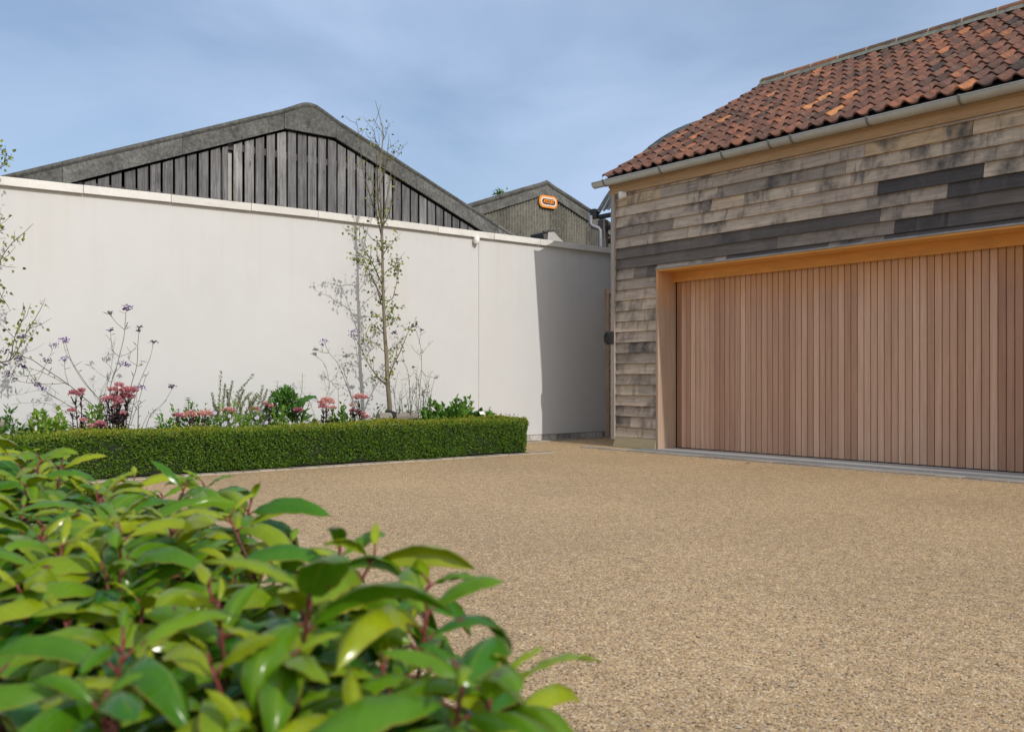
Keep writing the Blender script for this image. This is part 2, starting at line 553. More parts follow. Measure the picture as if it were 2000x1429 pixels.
M['corrugated'] = mk('lichened_corrugated_sheet', [(0, (0.15, 0.143, 0.122)), (.5, (0.20, 0.19, 0.16)), (1, (0.24, 0.228, 0.19))], noise=[(2, .75, 1.2, (1, 1, .4)), (9, .7, 1.3)], rough=.95,
                     noise2=[(11, .60, .70, (0.30, 0.29, 0.245), (1, 1, .7)), (6, .62, .78, (0.075, 0.072, 0.065), (1, 1, .5))])
M['black_iron'] = mk('black_painted_iron', [(0, (0.018, 0.02, 0.022)), (1, (0.03, 0.035, 0.038))], noise=[(3, .7, 1.6)], rough=.5, spec=.5, noise2=[(5, .50, .66, (0.17, 0.21, 0.195), (5, .4, .4))])
M['ironwork'] = solid('black_ironwork', (0.018, 0.017, 0.018), rough=.45)
M['grey_pipe'] = solid('grey_plastic_pipe', (0.19, 0.19, 0.205), rough=.4, noise=(3, .9, 1.1))
M['old_wood'] = mk('old_dark_post', [(0, (0.055, 0.052, 0.05)), (1, (0.11, 0.105, 0.10))], noise=[(6, .6, 1.4, (3, 3, .5))], rough=.9)
M['sign_orange'] = solid('orange_sign_paint', (0.86, 0.30, 0.03), rough=.4)
M['sign_white'] = solid('white_sign_paint', (0.80, 0.66, 0.58), rough=.4)
M['sign_dark'] = solid('navy_sign_paint', (0.03, 0.028, 0.05), rough=.4)
M['grate'] = solid('galvanised_grate', (0.36, 0.37, 0.37), rough=.5, metallic=.5, noise=(40, .7, 1.2))
M['concrete'] = solid('pale_concrete', (0.40, 0.39, 0.36), rough=.85, noise=[(6, .88, 1.1)], bump=(50, .2))

def leaf_mat(name, palette, rough=.5, trans=.25, spec=.4, **k):
    return mk(name, palette, rough=rough, trans=trans, spec=spec, shift=False, trans_col=(1.25, 1.2, .5), **k)
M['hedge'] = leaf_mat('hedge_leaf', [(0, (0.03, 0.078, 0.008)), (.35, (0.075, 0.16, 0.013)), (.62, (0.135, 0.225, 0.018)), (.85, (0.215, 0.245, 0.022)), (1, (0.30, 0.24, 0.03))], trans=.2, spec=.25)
M['hedge_core'] = solid('hedge_twigs', (0.014, 0.022, 0.008), noise=(30, .5, 1.5), rough=.95)
M['bed_green'] = leaf_mat('border_leaf', [(0, (0.025, 0.08, 0.012)), (.35, (0.055, 0.16, 0.018)), (.7, (0.13, 0.27, 0.028)), (1, (0.24, 0.34, 0.045))], trans=.25)
M['silver'] = leaf_mat('grey_green_leaf', [(0, (0.10, 0.125, 0.06)), (.5, (0.18, 0.21, 0.11)), (1, (0.33, 0.36, 0.23))], trans=.15)
M['sedum_leaf'] = leaf_mat('purple_black_leaf', [(0, (0.018, 0.013, 0.014)), (1, (0.055, 0.032, 0.034))], trans=.05)
M['sedum_flower'] = leaf_mat('pink_flower', [(0, (0.26, 0.06, 0.085)), (.35, (0.46, 0.155, 0.205)), (.7, (0.60, 0.28, 0.30)), (1, (0.64, 0.37, 0.29))], trans=.15, rough=.8)
M['verbena_stem'] = leaf_mat('verbena_stem', [(0, (0.035, 0.05, 0.022)), (.5, (0.085, 0.10, 0.05)), (1, (0.26, 0.27, 0.19))], trans=0.0)
M['verbena_flower'] = leaf_mat('violet_flower', [(0, (0.03, 0.015, 0.03)), (.4, (0.10, 0.05, 0.16)), (1, (0.26, 0.15, 0.44))], trans=.1)
M['pale_flower'] = leaf_mat('pale_violet_flower', [(0, (0.72, 0.70, 0.82)), (1, (0.42, 0.34, 0.70))], trans=.2)
M['bark'] = mk('young_birch_bark', [(0, (0.13, 0.105, 0.07)), (1, (0.22, 0.185, 0.13))], noise=[(9, .6, 1.35, (2, 2, .6)), (40, .75, 1.25, (1, 1, 3))], rough=.8, bump=(40, .4))
M['twig'] = mk('birch_twig', [(0, (0.06, 0.045, 0.03)), (1, (0.12, 0.09, 0.06))], rough=.8)
M['birch_leaf'] = leaf_mat('birch_leaf', [(0, (0.07, 0.09, 0.014)), (.5, (0.16, 0.20, 0.026)), (1, (0.29, 0.31, 0.05))], trans=.3)
M['log'] = mk('weathered_log', [(0, (0.20, 0.175, 0.145)), (1, (0.32, 0.29, 0.25))], noise=[(8, .6, 1.35, (4, .4, 4))], rough=.9, bump=(30, .6, (5, .3, 5)))
M['rubber'] = solid('black_rubber_strap', (0.02, 0.02, 0.022), rough=.55)
M['laurel_stem'] = mk('red_laurel_stem', [(0, (0.035, 0.025, 0.017)), (.6, (0.08, 0.03, 0.02)), (1, (0.20, 0.04, 0.036))], noise=[(30, .8, 1.2)], rough=.45)
def laurel_extra(t, L, sp, tcn, col):
    # pale midrib and reddish rim, read from the leaf's own across coordinate
    def band(lo, hi, c, src):
        nonlocal col
        mr = t.nodes.new('ShaderNodeMapRange')
        mr.inputs[1].default_value, mr.inputs[2].default_value = lo, hi
        L.new(src, mr.inputs[0])
        m_ = t.nodes.new('ShaderNodeMix')
        m_.data_type = 'RGBA'
        L.new(mr.outputs[0], m_.inputs[0])
        L.new(col, m_.inputs[6])
        m_.inputs[7].default_value = (*c, 1)
        col = m_.outputs[2]
    sc = t.nodes.new('ShaderNodeMath')
    sc.operation = 'MULTIPLY'
    sc.inputs[1].default_value = 0.55
    L.new(sp.outputs[1], sc.inputs[0])
    band(.49, .60, (0.33, 0.19, 0.03), sc.outputs[0])
    iv = t.nodes.new('ShaderNodeMath')
    iv.operation = 'SUBTRACT'
    iv.inputs[0].default_value = 1.0
    L.new(sp.outputs[1], iv.inputs[1])
    sc2 = t.nodes.new('ShaderNodeMath')
    sc2.operation = 'MULTIPLY'
    sc2.inputs[1].default_value = 0.6
    L.new(iv.outputs[0], sc2.inputs[0])
    band(.53, .75, (0.30, 0.34, 0.06), sc2.outputs[0])
    # side veins, slanting forward from the midrib
    v1 = t.nodes.new('ShaderNodeMath')
    v1.operation = 'MULTIPLY_ADD'
    v1.inputs[1].default_value = -0.17
    L.new(sp.outputs[1], v1.inputs[0])
    L.new(sp.outputs[2], v1.inputs[2])
    v2 = t.nodes.new('ShaderNodeMath')
    v2.operation = 'PINGPONG'
    v2.inputs[1].default_value = 0.045
    L.new(v1.outputs[0], v2.inputs[0])
    v3 = t.nodes.new('ShaderNodeMapRange')
    v3.inputs[1].default_value, v3.inputs[2].default_value = 0.0, 0.009
    v3.inputs[3].default_value, v3.inputs[4].default_value = 1.14, 1.0
    L.new(v2.outputs[0], v3.inputs[0])
    vs_ = t.nodes.new('ShaderNodeVectorMath')
    vs_.operation = 'SCALE'
    L.new(col, vs_.inputs[0])
    L.new(v3.outputs[0], vs_.inputs['Scale'])
    col = vs_.outputs[0]
    # brown blemishes
    nb = t.nodes.new('ShaderNodeTexNoise')
    nb.inputs['Scale'].default_value = 38
    L.new(tcn.outputs['Object'], nb.inputs['Vector'])
    m3 = t.nodes.new('ShaderNodeMapRange')
    m3.inputs[1].default_value, m3.inputs[2].default_value = .70, .74
    L.new(nb.outputs['Fac'], m3.inputs[0])
    x3 = t.nodes.new('ShaderNodeMix')
    x3.data_type = 'RGBA'
    L.new(m3.outputs[0], x3.inputs[0])
    L.new(col, x3.inputs[6])
    x3.inputs[7].default_value = (0.13, 0.075, 0.02, 1)
    return x3.outputs[2]
M['laurel_leaf'] = leaf_mat('laurel_leaf', [(0, (0.008, 0.045, 0.006)), (.25, (0.018, 0.095, 0.008)), (.5, (0.045, 0.165, 0.008)), (.75, (0.12, 0.245, 0.008)), (1, (0.27, 0.335, 0.010))], rough=.22, trans=.22, spec=.36,
                            noise=[(25, .88, 1.12)], extra=laurel_extra)

# ------------------------------------------------------------------ ground
def sheet(name, poly, z, mat):
    mb = MB()
    mb.add([(p[0], p[1], 0) for p in poly], [tuple(range(len(poly)))])
    o = mb.build(name, mat, loc=W(0, 0, z), rot=ROT)
    return tag(o, kind='structure')

sheet('ground', [(-400, -400), (400, -400), (400, 400), (-400, 400)], -0.02, M['earth'])
sheet('driveway', [(-1.7, -45), (30, -45), (30, 9), (-1.7, 9)], 0.0, M['gravel'])
HEDGE_A = WALL_A + 1.77          # front foot of the clipped hedge
HEDGE_B = on_b(1036, 885, 0)[1]
hp = np.array([0.222, 11.47]) - np.array(G0)
HEDGE_B = float(hp[0] * BX + hp[1] * BY)     # its free end
sheet('flower_bed', [(WALL_A, -13), (HEDGE_A - .02, -13), (HEDGE_A - .02, HEDGE_B - .05), (WALL_A, HEDGE_B - .05)], 0.03, M['earth'])

def setts(name, a0, a1, b0, b1, along, pitch, gap=.012):
    mb = MB()
    mb.box(a0, a1, b0, b1, -.01, .005, mi=1)
    lo, hi = (a0, a1) if along == 'a' else (b0, b1)
    x = lo
    while x < hi - .03:
        L = pitch * random.uniform(.85, 1.15)
        e = min(x + L, hi)
        t = (random.random(), 0, 0, 0)
        zt = .011 + random.uniform(0, .003)
        if along == 'a':
            mb.box(x + gap / 2, e - gap / 2, b0 + .004, b1 - .004, -.008, zt, t)
        else:
            mb.box(a0 + .004, a1 - .004, x + gap / 2, e - gap / 2, -.008, zt, t)
        x = e
    return tag(mb.build(name, [M['sett'], M['mortar']], loc=W(0, 0, 0), rot=ROT), kind='structure')
setts('sett_edging', HEDGE_A - .03, HEDGE_A + .09, -13, HEDGE_B + .35, 'b', .16, .016)
setts('sett_paving', -.16, 9.2, -.56, -.40, 'a', .2, .016)
setts('sett_edging', WALL_A + .03, WALL_A + .2, HEDGE_B + .1, 1.35, 'b', .17)
mb = MB()
mb.box(.79, 5.74, -.09, .30, -.01, .014)
tag(mb.build('door_threshold', M['concrete'], loc=W(0, 0, 0), rot=ROT), kind='structure')

# drain in front of the door
drain = thing('drain_channel', 'long grey slotted drain channel let into paving before the garage door', 'drain', (0, -.25, 0))
mb = MB()
mb.box(.55, 6.0, -.145, -.115, -.01, .012)
mb.box(.55, 6.0, .125, .155, -.01, .013)
mb.box(.55, 6.0, -.115, .125, -.01, .003, mi=1)
mb.build('channel_edge', [M['concrete'], M['dark']], drain)
mb = MB()
x = .56
while x < 5.97:
    mb.box(x, x + .011, -.113, .123, .003, .010)
    x += .024
for yy in (-.06, .0, .065):
    mb.box(.56, 5.98, yy, yy + .012, .003, .0115)
mb.build('grating', M['grate'], drain)

# ------------------------------------------------------------------ white garden wall
wall = thing('garden_wall', 'tall cream rendered garden wall with pale stone coping behind the flower bed', 'wall', (WALL_A, 0, 0))
prof = [(-13, 2.91), (-9.5, 2.94), (-7.23, 2.963), (-5.71, 2.992), (-3.84, 3.02), (-1.49, 3.018), (1.506, 3.02), (8.5, 3.02)]
def ztop(b):
    return float(np.interp(b, [p[0] for p in prof], [p[1] for p in prof]))
mb = MB()
bs = np.arange(-13, 8.51, .5)
for b0, b1 in zip(bs[:-1], bs[1:]):
    z0, z1 = ztop(b0) - .092, ztop(b1) - .092
    n0 = len(mb.v)
    mb.add([(0, b0, .095), (0, b1, .095), (0, b1, z1), (0, b0, z0), (-.28, b0, -.02), (-.28, b1, -.02), (-.28, b1, z1), (-.28, b0, z0)],
           [(0, 1, 2, 3), (5, 4, 7, 6), (3, 2, 6, 7), (1, 0, 4, 5)])
mb.build('rendered_face', M['render'], wall)
mb = MB()
b = -13.0
k = 0
while b < 8.4:
    L = random.uniform(.86, .98)
    e = min(b + L, 8.45)
    t = (random.uniform(.3, 1), 0, 0, 0)
    z0, z1 = ztop(b), ztop(e)
    dz = random.uniform(-.002, .002)
    mb.hexa([(-.33, b + .003, z0 - .092), (.055, b + .003, z0 - .092 + dz), (.055, e - .003, z1 - .092 + dz), (-.33, e - .003, z1 - .092),
             (-.33, b + .003, z0 - .012), (.055, b + .003, z0 + dz - .006), (.055, e - .003, z1 + dz - .006), (-.33, e - .003, z1 - .012)], t)
    b = e
mb.build('coping', M['coping'], wall)
mb = MB()
b = -13.0
while b < 8.4:
    L = random.uniform(.12, .34)
    mb.box(-.1, -.012 + random.uniform(-.012, .008), b + .006, b + L - .004, -.02, .088, (random.random(), 0, 0, 0))
    b += L
mb.box(-.1, -.03, -13, 8.4, -.02, .08, mi=1)
mb.build('stone_footing', [M['rubble'], M['mortar']], wall)
sp_ = on_a(931, 470, WALL_A + .06)
mb = MB()
cb_, cz_ = sp_[1], sp_[2]
mb.box(.0, .045, cb_ - .035, cb_ + .02, cz_ - .02, cz_ + .03)
pr = [(.0, .045), (.02, .045), (.05, .043), (.05, -.012), (.044, -.032), (.030, -.048), (.0, -.055)]
vs, fs = [], []
for i, (r, z) in enumerate([(.001, .047)] + [(.040, .045), (.043, .038), (.043, -.012), (.040, -.018), (.036, -.036), (.022, -.050), (.001, -.055)]):
    for j in range(16):
        vs.append((.06 + r * math.cos(j * math.pi / 8), cb_ + r * math.sin(j * math.pi / 8), cz_ + z))
for i in range(7):
    for j in range(16):
        fs.append((i * 16 + j, i * 16 + (j + 1) % 16, (i + 1) * 16 + (j + 1) % 16, (i + 1) * 16 + j))
mb.add(vs, fs)
mb.build('motion_sensor', M['white_plastic'], wall, smooth=True)
mb = MB()
cb2 = on_a(935.5, 600, WALL_A)[1]
mb.box(.0, .012, cb2 - .009, cb2 + .009, .10, cz_ - .01)
mb.build('cable_conduit', M['render'], wall)

# ------------------------------------------------------------------ garage
garage = thing('timber_garage', 'low timber clad garage with orange pantile roof and wide slatted door', 'garage', (0, 0, 0))
DA0, DA1 = .781, 5.74            # door opening
HEAD = 2.32
EAVE_Z = 3.42
GA1, GB1 = 9.2, 7.1
mb = MB()                        # blockwork behind the boards
mb.box(.0, DA0 - .035, 0.0, .2, .0, EAVE_Z + .12)
mb.box(DA1 + .035, GA1, 0.0, .2, .0, EAVE_Z + .12)
mb.box(DA0 - .035, DA1 + .035, 0.0, .2, HEAD + .04, EAVE_Z + .12)
mb.box(.0, .2, .2, GB1, .0, EAVE_Z + .12)
mb.box(GA1 - .2, GA1, .2, GB1, .0, EAVE_Z + .12)
mb.box(.2, GA1 - .2, GB1 - .2, GB1, .0, EAVE_Z + .12)
for a0 in (.0, GA1 - .2):
    mb.prism([(0.05, EAVE_Z + .12), (GB1 - .05, EAVE_Z + .12), (3.55, 5.45)], 0, a0, a0 + .2)
mb.build('wall', M['dark'], garage)

mb = MB()
PITCH = .1422
z = .136
row = 0
def tone(a, z):
    """weathering of one board length: fresher high up under the eaves, darker in the middle"""
    h = (z - .136) / 3.28
    if h > .94: base = .93
    elif h > .86: base = .70
    elif h > .78: base = .60
    elif h > .62: base = .44 - .025 * min(a, 5)
    else: base = .68 if a < .8 else .53
    x = base + random.gauss(0, .155)
    if .62 < h < .84 and random.random() < .14 and a > .8: x = random.uniform(.06, .2)
    if h < .85: x = min(x, .76)
    return min(max(x, .03), .99)
while z < EAVE_Z - .01:
    z1 = min(z + PITCH, EAVE_Z + .02)
    zb = HEAD + .043
    if z1 < zb + .03: spans = [(0.0, DA0 - .034, z), (DA1 + .034, GA1, z)]
    elif z < zb: spans = [(0.0, DA0 - .034, z), (DA0 - .034, DA1 + .034, zb), (DA1 + .034, GA1, z)]
    else: spans = [(0.0, GA1, z)]
    for s0, s1, zs in spans:
        a = s0
        joints = []
        while a < s1 - .001:
            L = random.choice([.6, 1.0, 1.4, 1.8, 2.4]) * random.uniform(.8, 1.2)
            if s1 - s0 < 1: L = random.choice([.25, .4, .8]) * random.uniform(.8, 1.2)
            e = min(a + L, s1)
            if s1 - e < .12: e = s1
            t = (tone(a, z), 0, 0, 0)
            yo = random.uniform(-.0015, .0015)
            zz = zs + random.uniform(-.0015, .0015)
            g = .0008 if random.random() < .8 else .003
            mb.hexa([(a + g, -.043 + yo, zz), (e - g, -.043 + yo, zz), (e - g, -.001, zz), (a + g, -.001, zz),
                     (a + g, -.012 + yo, z1 + .012), (e - g, -.012 + yo, z1 + .012), (e - g, -.001, z1 + .012), (a + g, -.001, z1 + .012)], t)
            a = e
    # the gable end
    mb.hexa([(-.034, .062, z), (-.001, .062, z), (-.001, GB1, z), (-.034, GB1, z), (-.012, .062, z1 + .012), (-.001, .062, z1 + .012), (-.001, GB1, z1 + .012), (-.012, GB1, z1 + .012)], (random.uniform(.3, .7), 0, 0, 0))
    z = z1
    row += 1
while z < 5.3:
    bb = (z + PITCH - 3.62) / .55
    if bb < 3.4:
        mb.hexa([(-.034, max(bb, .062), z), (-.001, max(bb, .062), z), (-.001, GB1 - bb, z), (-.034, GB1 - bb, z), (-.012, max(bb, .062), z + PITCH + .012), (-.001, max(bb, .062), z + PITCH + .012), (-.001, GB1 - bb, z + PITCH + .012), (-.012, GB1 - bb, z + PITCH + .012)], (random.uniform(.3, .7), 0, 0, 0))
    z += PITCH
mb.build('cladding', M['oak'], garage)
mb = MB()
mb.box(-.068, -.0005, -.060, .060, .10, EAVE_Z + .02)
mb.build('corner_board', M['oak_post'], garage)
mb = MB()
mb.hexa([(-.022, -.075, .004), (DA0 - .036, -.075, .004), (DA0 - .036, -.001, .004), (-.022, -.001, .004),
         (.012, -.046, .132), (DA0 - .036, -.046, .132), (DA0 - .036, -.001, .132), (.012, -.001, .132)])
mb.hexa([(-.022, -.075, .004), (.0, -.075, .004), (.0, -.001, .004), (-.022, -.001, .004),
         (.010, -.048, .120), (.0125, -.048, .120), (.0125, -.001, .120), (.010, -.001, .120)])
mb.build('plinth', M['oak_base'], garage)
# lining of the opening
for x0 in (DA0 - .033, DA1):
    mb = MB()
    mb.box(x0, x0 + .033, -.050, .30, .012, HEAD + .035)
    mb.build('door_jamb', M['jamb'], garage)
mb = MB()
mb.box(DA0 + .001, DA1 - .001, -.046, .30, HEAD, HEAD + .034, (.5, 0, 0, 0))
mb.box(DA0 + .001, DA1 - .001, .235, .262, HEAD - .128, HEAD - .0005, (.15, 0, 0, 0))
mb.build('door_head', M['new_oak'], garage)
mb = MB()
mb.box(DA0 - .033, DA1 + .033, -.062, -.0465, HEAD + .0355, HEAD + .040)
mb.box(DA0 - .033, DA1 + .033, -.063, -.059, HEAD + .022, HEAD + .040)
mb.build('drip_flashing', M['lead'], garage)
door = MB()
SP = .0788
door.box(DA0 + .002, DA1 - .002, .325, .36, .02, HEAD, (.5, 0, 0, 0), 1)
a = DA0 + .012
i = 0
while a + SP < DA1 + .01:
    r = min(max(random.gauss(.55, .19), .02), .98)
    if i == 0: r = .02
    yo = random.uniform(-.001, .001)
    ch = .004
    x0, x1 = a + .004, a + SP - .004
    door.prism([(x0, .300 + ch), (x0 + ch, .300 + yo), (x1 - ch, .300 + yo), (x1, .300 + ch), (x1, .3245), (x0, .3245)], 2, .024, HEAD - .02, (r, 0, 0, 0))
    if i % 5 == 3:
        for zz in (2.10, 2.135, 2.165):
            door.sphere((a + SP / 2, .299, zz), .0045, 6, 4, mi=2)
    a += SP
    i += 1
dr_o = door.build('garage_door', [M['cedar'], M['dark'], M['screw']], garage)

# fascia, gutter
mb = MB()
mb.box(-.10, GA1 + .1, -.052, -.012, EAVE_Z + .015, 3.64, (.9, 0, 0, 0))
mb.box(-.10, GA1 + .1, -.072, -.0525, 3.535, 3.64, (.97, 0, 0, 0))
mb.build('fascia', M['new_oak'], garage)
GY, GZ, GR = -.135, 3.618, .066
def arc(r, n=12, a0=math.pi, a1=2 * math.pi):
    return [(GY + r * math.cos(a0 + (a1 - a0) * i / n), GZ + r * math.sin(a0 + (a1 - a0) * i / n)) for i in range(n + 1)]
mb = MB()
po, pi_ = arc(GR), arc(GR - .004)
n = len(po)
vs = [(x, y, z) for x in (-.30, GA1 + .2) for (y, z) in po + pi_]
fs = []
for i in range(n - 1):
    fs += [(i, i + 1, 2 * n + i + 1, 2 * n + i), (n + i, n + i + 1, 3 * n + i + 1, 3 * n + i)]
fs += [(0, n, 3 * n, 2 * n), (n - 1, 2 * n - 1, 4 * n - 1, 3 * n - 1)]
mb.add(vs, fs)
mb.tube([(-.30, GY - GR, GZ + .004), (GA1 + .2, GY - GR, GZ + .004)], .008, 8)
mb.prism(arc(GR + .002), 0, -.306, -.298)
gut = mb.build('gutter', M['gutter'], garage, smooth=False)
for u, v in [(1184, 365), (1293.5, 334), (1415, 306), (1507, 284), (1550, 275), (1698.5, 241), (1878, 200)]:
    a_ = on_b(u, v, GY)[0]
    mb = MB()
    ro, ri = arc(GR + .007), arc(GR + .0005)
    mb.prism(ro + ri[::-1], 0, a_ - .012, a_ + .012)
    mb.box(a_ - .012, a_ + .012, GY - GR - .013, GY - GR + .012, GZ + .002, GZ + .018)
    mb.build('gutter_bracket', M['bracket'], gut)
# security sensor on the left corner
c_ = on_b(1216, 382, -.06)
mb = MB()
mb.box(c_[0] - .015, c_[0] + .055, -.075, -.02, c_[2] - .035, c_[2] + .04)
vs, fs = [], []
for i, (r, z) in enumerate([(.001, .047), (.036, .045), (.039, .036), (.039, -.016), (.033, -.036), (.020, -.047), (.001, -.050)]):
    for j in range(14):
        vs.append((c_[0] + r * math.cos(j * math.pi / 7), -.085 + r * math.sin(j * math.pi / 7), c_[2] + z))
for i in range(6):
    for j in range(14):
        fs.append((i * 14 + j, i * 14 + (j + 1) % 14, (i + 1) * 14 + (j + 1) % 14, (i + 1) * 14 + j))
mb.add(vs, fs)
mb.build('motion_sensor', M['white_plastic'], garage, smooth=True)
# ring latch / hook plate on the corner board
lz = on_b(1190, 660, -.06)[2]
mb = MB()
mb.box(-.068, -.012, -.072, -.0605, lz - .085, lz + .085)
for dz in (-.06, .06):
    mb.sphere((-.03, -.066, lz + dz), .009, 8, 5)
for dz in (-.03, .03):
    mb.tube([(-.055, -.06, lz + dz), (-.10, -.062, lz + dz)], .012, 8)
lat = mb.build('latch_plate', M['ironwork'], garage)
mb = MB()
th = np.linspace(0, 2 * math.pi, 25)
mb.tube(np.stack([-.125 + .058 * np.cos(th), np.full(25, -.062), lz + .078 * np.sin(th)], 1), .017, 8, cap=False)
mb.tube(np.stack([-.125 + .026 * np.cos(th), np.full(25, -.07), lz + .04 * np.sin(th)], 1), .010, 8, cap=False)
mb.tube([(-.125, -.064, lz - .07), (-.125, -.064, lz + .07)], .010, 6)
mb.build('latch_ring', M['ironwork'], lat, smooth=True)

# pantile roof
EB, EZ = -.13, 3.672
RB, RZ = 3.55, 5.69
sl = math.atan2(RZ - EZ, RB - EB)
SLN = math.hypot(RZ - EZ, RB - EB)
cs, sn = math.cos(sl), math.sin(sl)
ROWS, TW = 12, .178
def onroof(x, s, h, back=False):
    y, z = EB + s * cs - h * sn, EZ + s * sn + h * cs
    return (x, y if not back else 2 * RB - y, z)
mb = MB()
gauge = (SLN - .08) / ROWS
sx = np.array([0, .07, .15, .24, .33, .42, .55, .70, .85, 1.0])
hx = np.where(sx < .45, .036 * np.sin(math.pi * np.clip(sx / .45, 0, 1)) ** .8, -.012 * np.sin(math.pi * np.clip((sx - .45) / .55, 0, 1)))
for back in (False, True):
    ncol = int((GA1 + .3) / TW)
    for r in range(ROWS):
        s0, s1 = r * gauge - .02, (r + 1) * gauge + .045
        if not back: jitter_r = random.uniform(-.006, .006)
        for c in range(ncol):
            if back and (c > 2 and r < 10): pass
            x0 = -.13 + c * TW + random.uniform(-.004, .004)
            j0 = random.gauss(0, .007)
            lift = .030 + random.gauss(0, .003)
            q = random.random()
            tn = min(max(random.gauss(.40, .15), .09), .80)
            if q < .022: tn = random.uniform(.93, 1)
            elif q < .065: tn = random.uniform(.84, .93)
            elif q < .12: tn = random.uniform(0, .1)
            n = len(sx)
            vs = [onroof(x0 + sx[i] * TW * 1.03, s0 + j0, hx[i] + lift, back) for i in range(n)]
            vs += [onroof(x0 + sx[i] * TW * 1.03, s1, hx[i] + .004, back) for i in range(n)]
            vs += [onroof(x0 + sx[i] * TW * 1.03, s0 + j0 + .002, hx[i] + lift - .018, back) for i in range(n)]
            fs = [(i, i + 1, n + i + 1, n + i) for i in range(n - 1)] + [(2 * n + i, 2 * n + i + 1, i + 1, i) for i in range(n - 1)]
            mb.add(vs, fs, (tn, 0, 0, 0))
roof = mb.build('roof', M['tile'], garage)
mb = MB()
for back in (False, True):
    p = [onroof(0, -.02, -.055, back), onroof(0, SLN - .0, -.055, back), onroof(0, SLN - .0, -.016, back), onroof(0, -.02, -.016, back)]
    mb.prism([(q[1], q[2]) for q in p], 0, -.11, GA1 + .2)
mb.build('roof_deck', M['old_wood'], roof)
mb = MB()
x = -.16
RT = .462
while x < GA1 + .2:
    t = (random.choice([.15, .3, .45, .6, .8, .95]) * random.uniform(.85, 1.05), 0, 0, 0)
    ang = [math.pi * i / 10 for i in range(11)]
    zc = RZ + .015
    o_ = [(RB + .135 * math.cos(q), zc + .095 * math.sin(q)) for q in ang]
    i_ = [(RB + .115 * math.cos(q), zc + .078 * math.sin(q)) for q in ang]
    mb.prism(o_ + i_[::-1], 0, x + .008, x + RT - .008, t)
    mb.prism([(RB + .139 * math.cos(q), zc + .0985 * math.sin(q)) for q in ang], 0, x - .0075, x + .0075, mi=1)
    x += RT
mb.build('ridge_tile', [M['ridge'], M['mortar']], roof)
mb = MB()
nseg = 90
for k in range(nseg):
    x0, x1 = -.15 + k * (GA1 + .35) / nseg, -.15 + (k + 1) * (GA1 + .35) / nseg
    w_ = .20 + random.uniform(-.02, .02)
    mb.prism([(RB - w_, RZ - .055), (RB - .12, RZ + .035), (RB + .12, RZ + .035), (RB + w_, RZ - .055)], 0, x0, x1)
mb.build('ridge_bedding', M['bedding'], roof)

# ------------------------------------------------------------------ side gate between wall and garage
gb = 1.36
gate = thing('side_gate', 'narrow board gate in the shaded gap between garage and cream wall', 'gate', (WALL_A, gb, 0))
mb = MB()
GZT = on_a(1181, 566, WALL_A)[2] + .01
mb.box(.002, .085, -.02, .08, .0, GZT - .08)
mb.box(1.46, 1.558, -.02, .08, .0, GZT - .08)
mb.box(.0015, 1.558, -.03, .09, GZT - .08, GZT)
mb.build('gate_frame', M['gate_oak'], gate)
mb = MB()
z = .05
while z < GZT - .1:
    mb.hexa([(.088, -.002, z), (1.457, -.002, z), (1.457, .05, z), (.088, .05, z), (.088, .018, z + .146), (1.457, .018, z + .146), (1.457, .05, z + .146), (.088, .05, z + .146)], (random.uniform(.45, .85), 0, 0, 0))
    z += .147
mb.build('board_panel', M['gate_oak'], gate)

# ------------------------------------------------------------------ slatted barn behind the wall
def gable_point(u, v, a0):
    return on_a(u, v, a0)
B1A = -6.6
B1B, B1Z = gable_point(605, 208, B1A)[1:]
barn = thing('slatted_barn', 'large barn with grey vertical gapped boards in its gable behind cream wall', 'barn', (B1A, B1B, 0))
PT = .405
HALF = 7.2
EV = B1Z - PT * HALF
mb = MB()
# barge boards (front face at x=.0 .. ) with joints
def barge(mb, side, d0, d1, t, ht=.30, x0=-.02, x1=.05):
    top = lambda d: B1Z - PT * d
    mb.prism([(side * d0, top(d0)), (side * d1, top(d1)), (side * d1, top(d1) - ht), (side * d0, top(d0) - ht)], 0, x0, x1, (t, 0, 0, 0))
    # rolled top edge
    mb.tube([(x1 - .02, side * d0, top(d0) + .02), (x1 - .02, side * d1, top(d1) + .02)], .045, 8, (t * .7, 0, 0, 0))
AP = .52
ds = [AP, 2.35, 4.2, 6.1, 7.3]
for a0, a1, t in zip(ds[:-1], ds[1:], (.5, .62, .45, .6)):
    barge(mb, -1, a0 + .006, a1, t)
ds = [AP, 2.3, 4.35, 6.2, 7.3]
for a0, a1, t in zip(ds[:-1], ds[1:], (.5, .58, 1.0, .6)):
    barge(mb, 1, a0 + .006, a1, t, ht=.30 if t < .9 else .36)
mb.prism([(-AP, B1Z - PT * AP), (-.24, B1Z - .072), (-.12, B1Z - .018), (0, B1Z), (.12, B1Z - .018), (.24, B1Z - .072), (AP, B1Z - PT * AP), (AP, B1Z - PT * AP - .29), (-AP, B1Z - PT * AP - .29)], 0, -.022, .054, (.45, 0, 0, 0))
mb.tube([(.03, -AP, B1Z - PT * AP + .02), (.03, -.24, B1Z - .055), (.03, -.12, B1Z - .002), (.03, 0, B1Z + .016), (.03, .12, B1Z - .002), (.03, .24, B1Z - .055), (.03, AP, B1Z - PT * AP + .02)], .046, 8, (.35, 0, 0, 0))
mb.build('barge_board', M['fibre'], barn)
mb = MB()
bp = .2025
b_ = -6.9
k = 0
pale_b = gable_point(443, 330, B1A)[1] - B1B
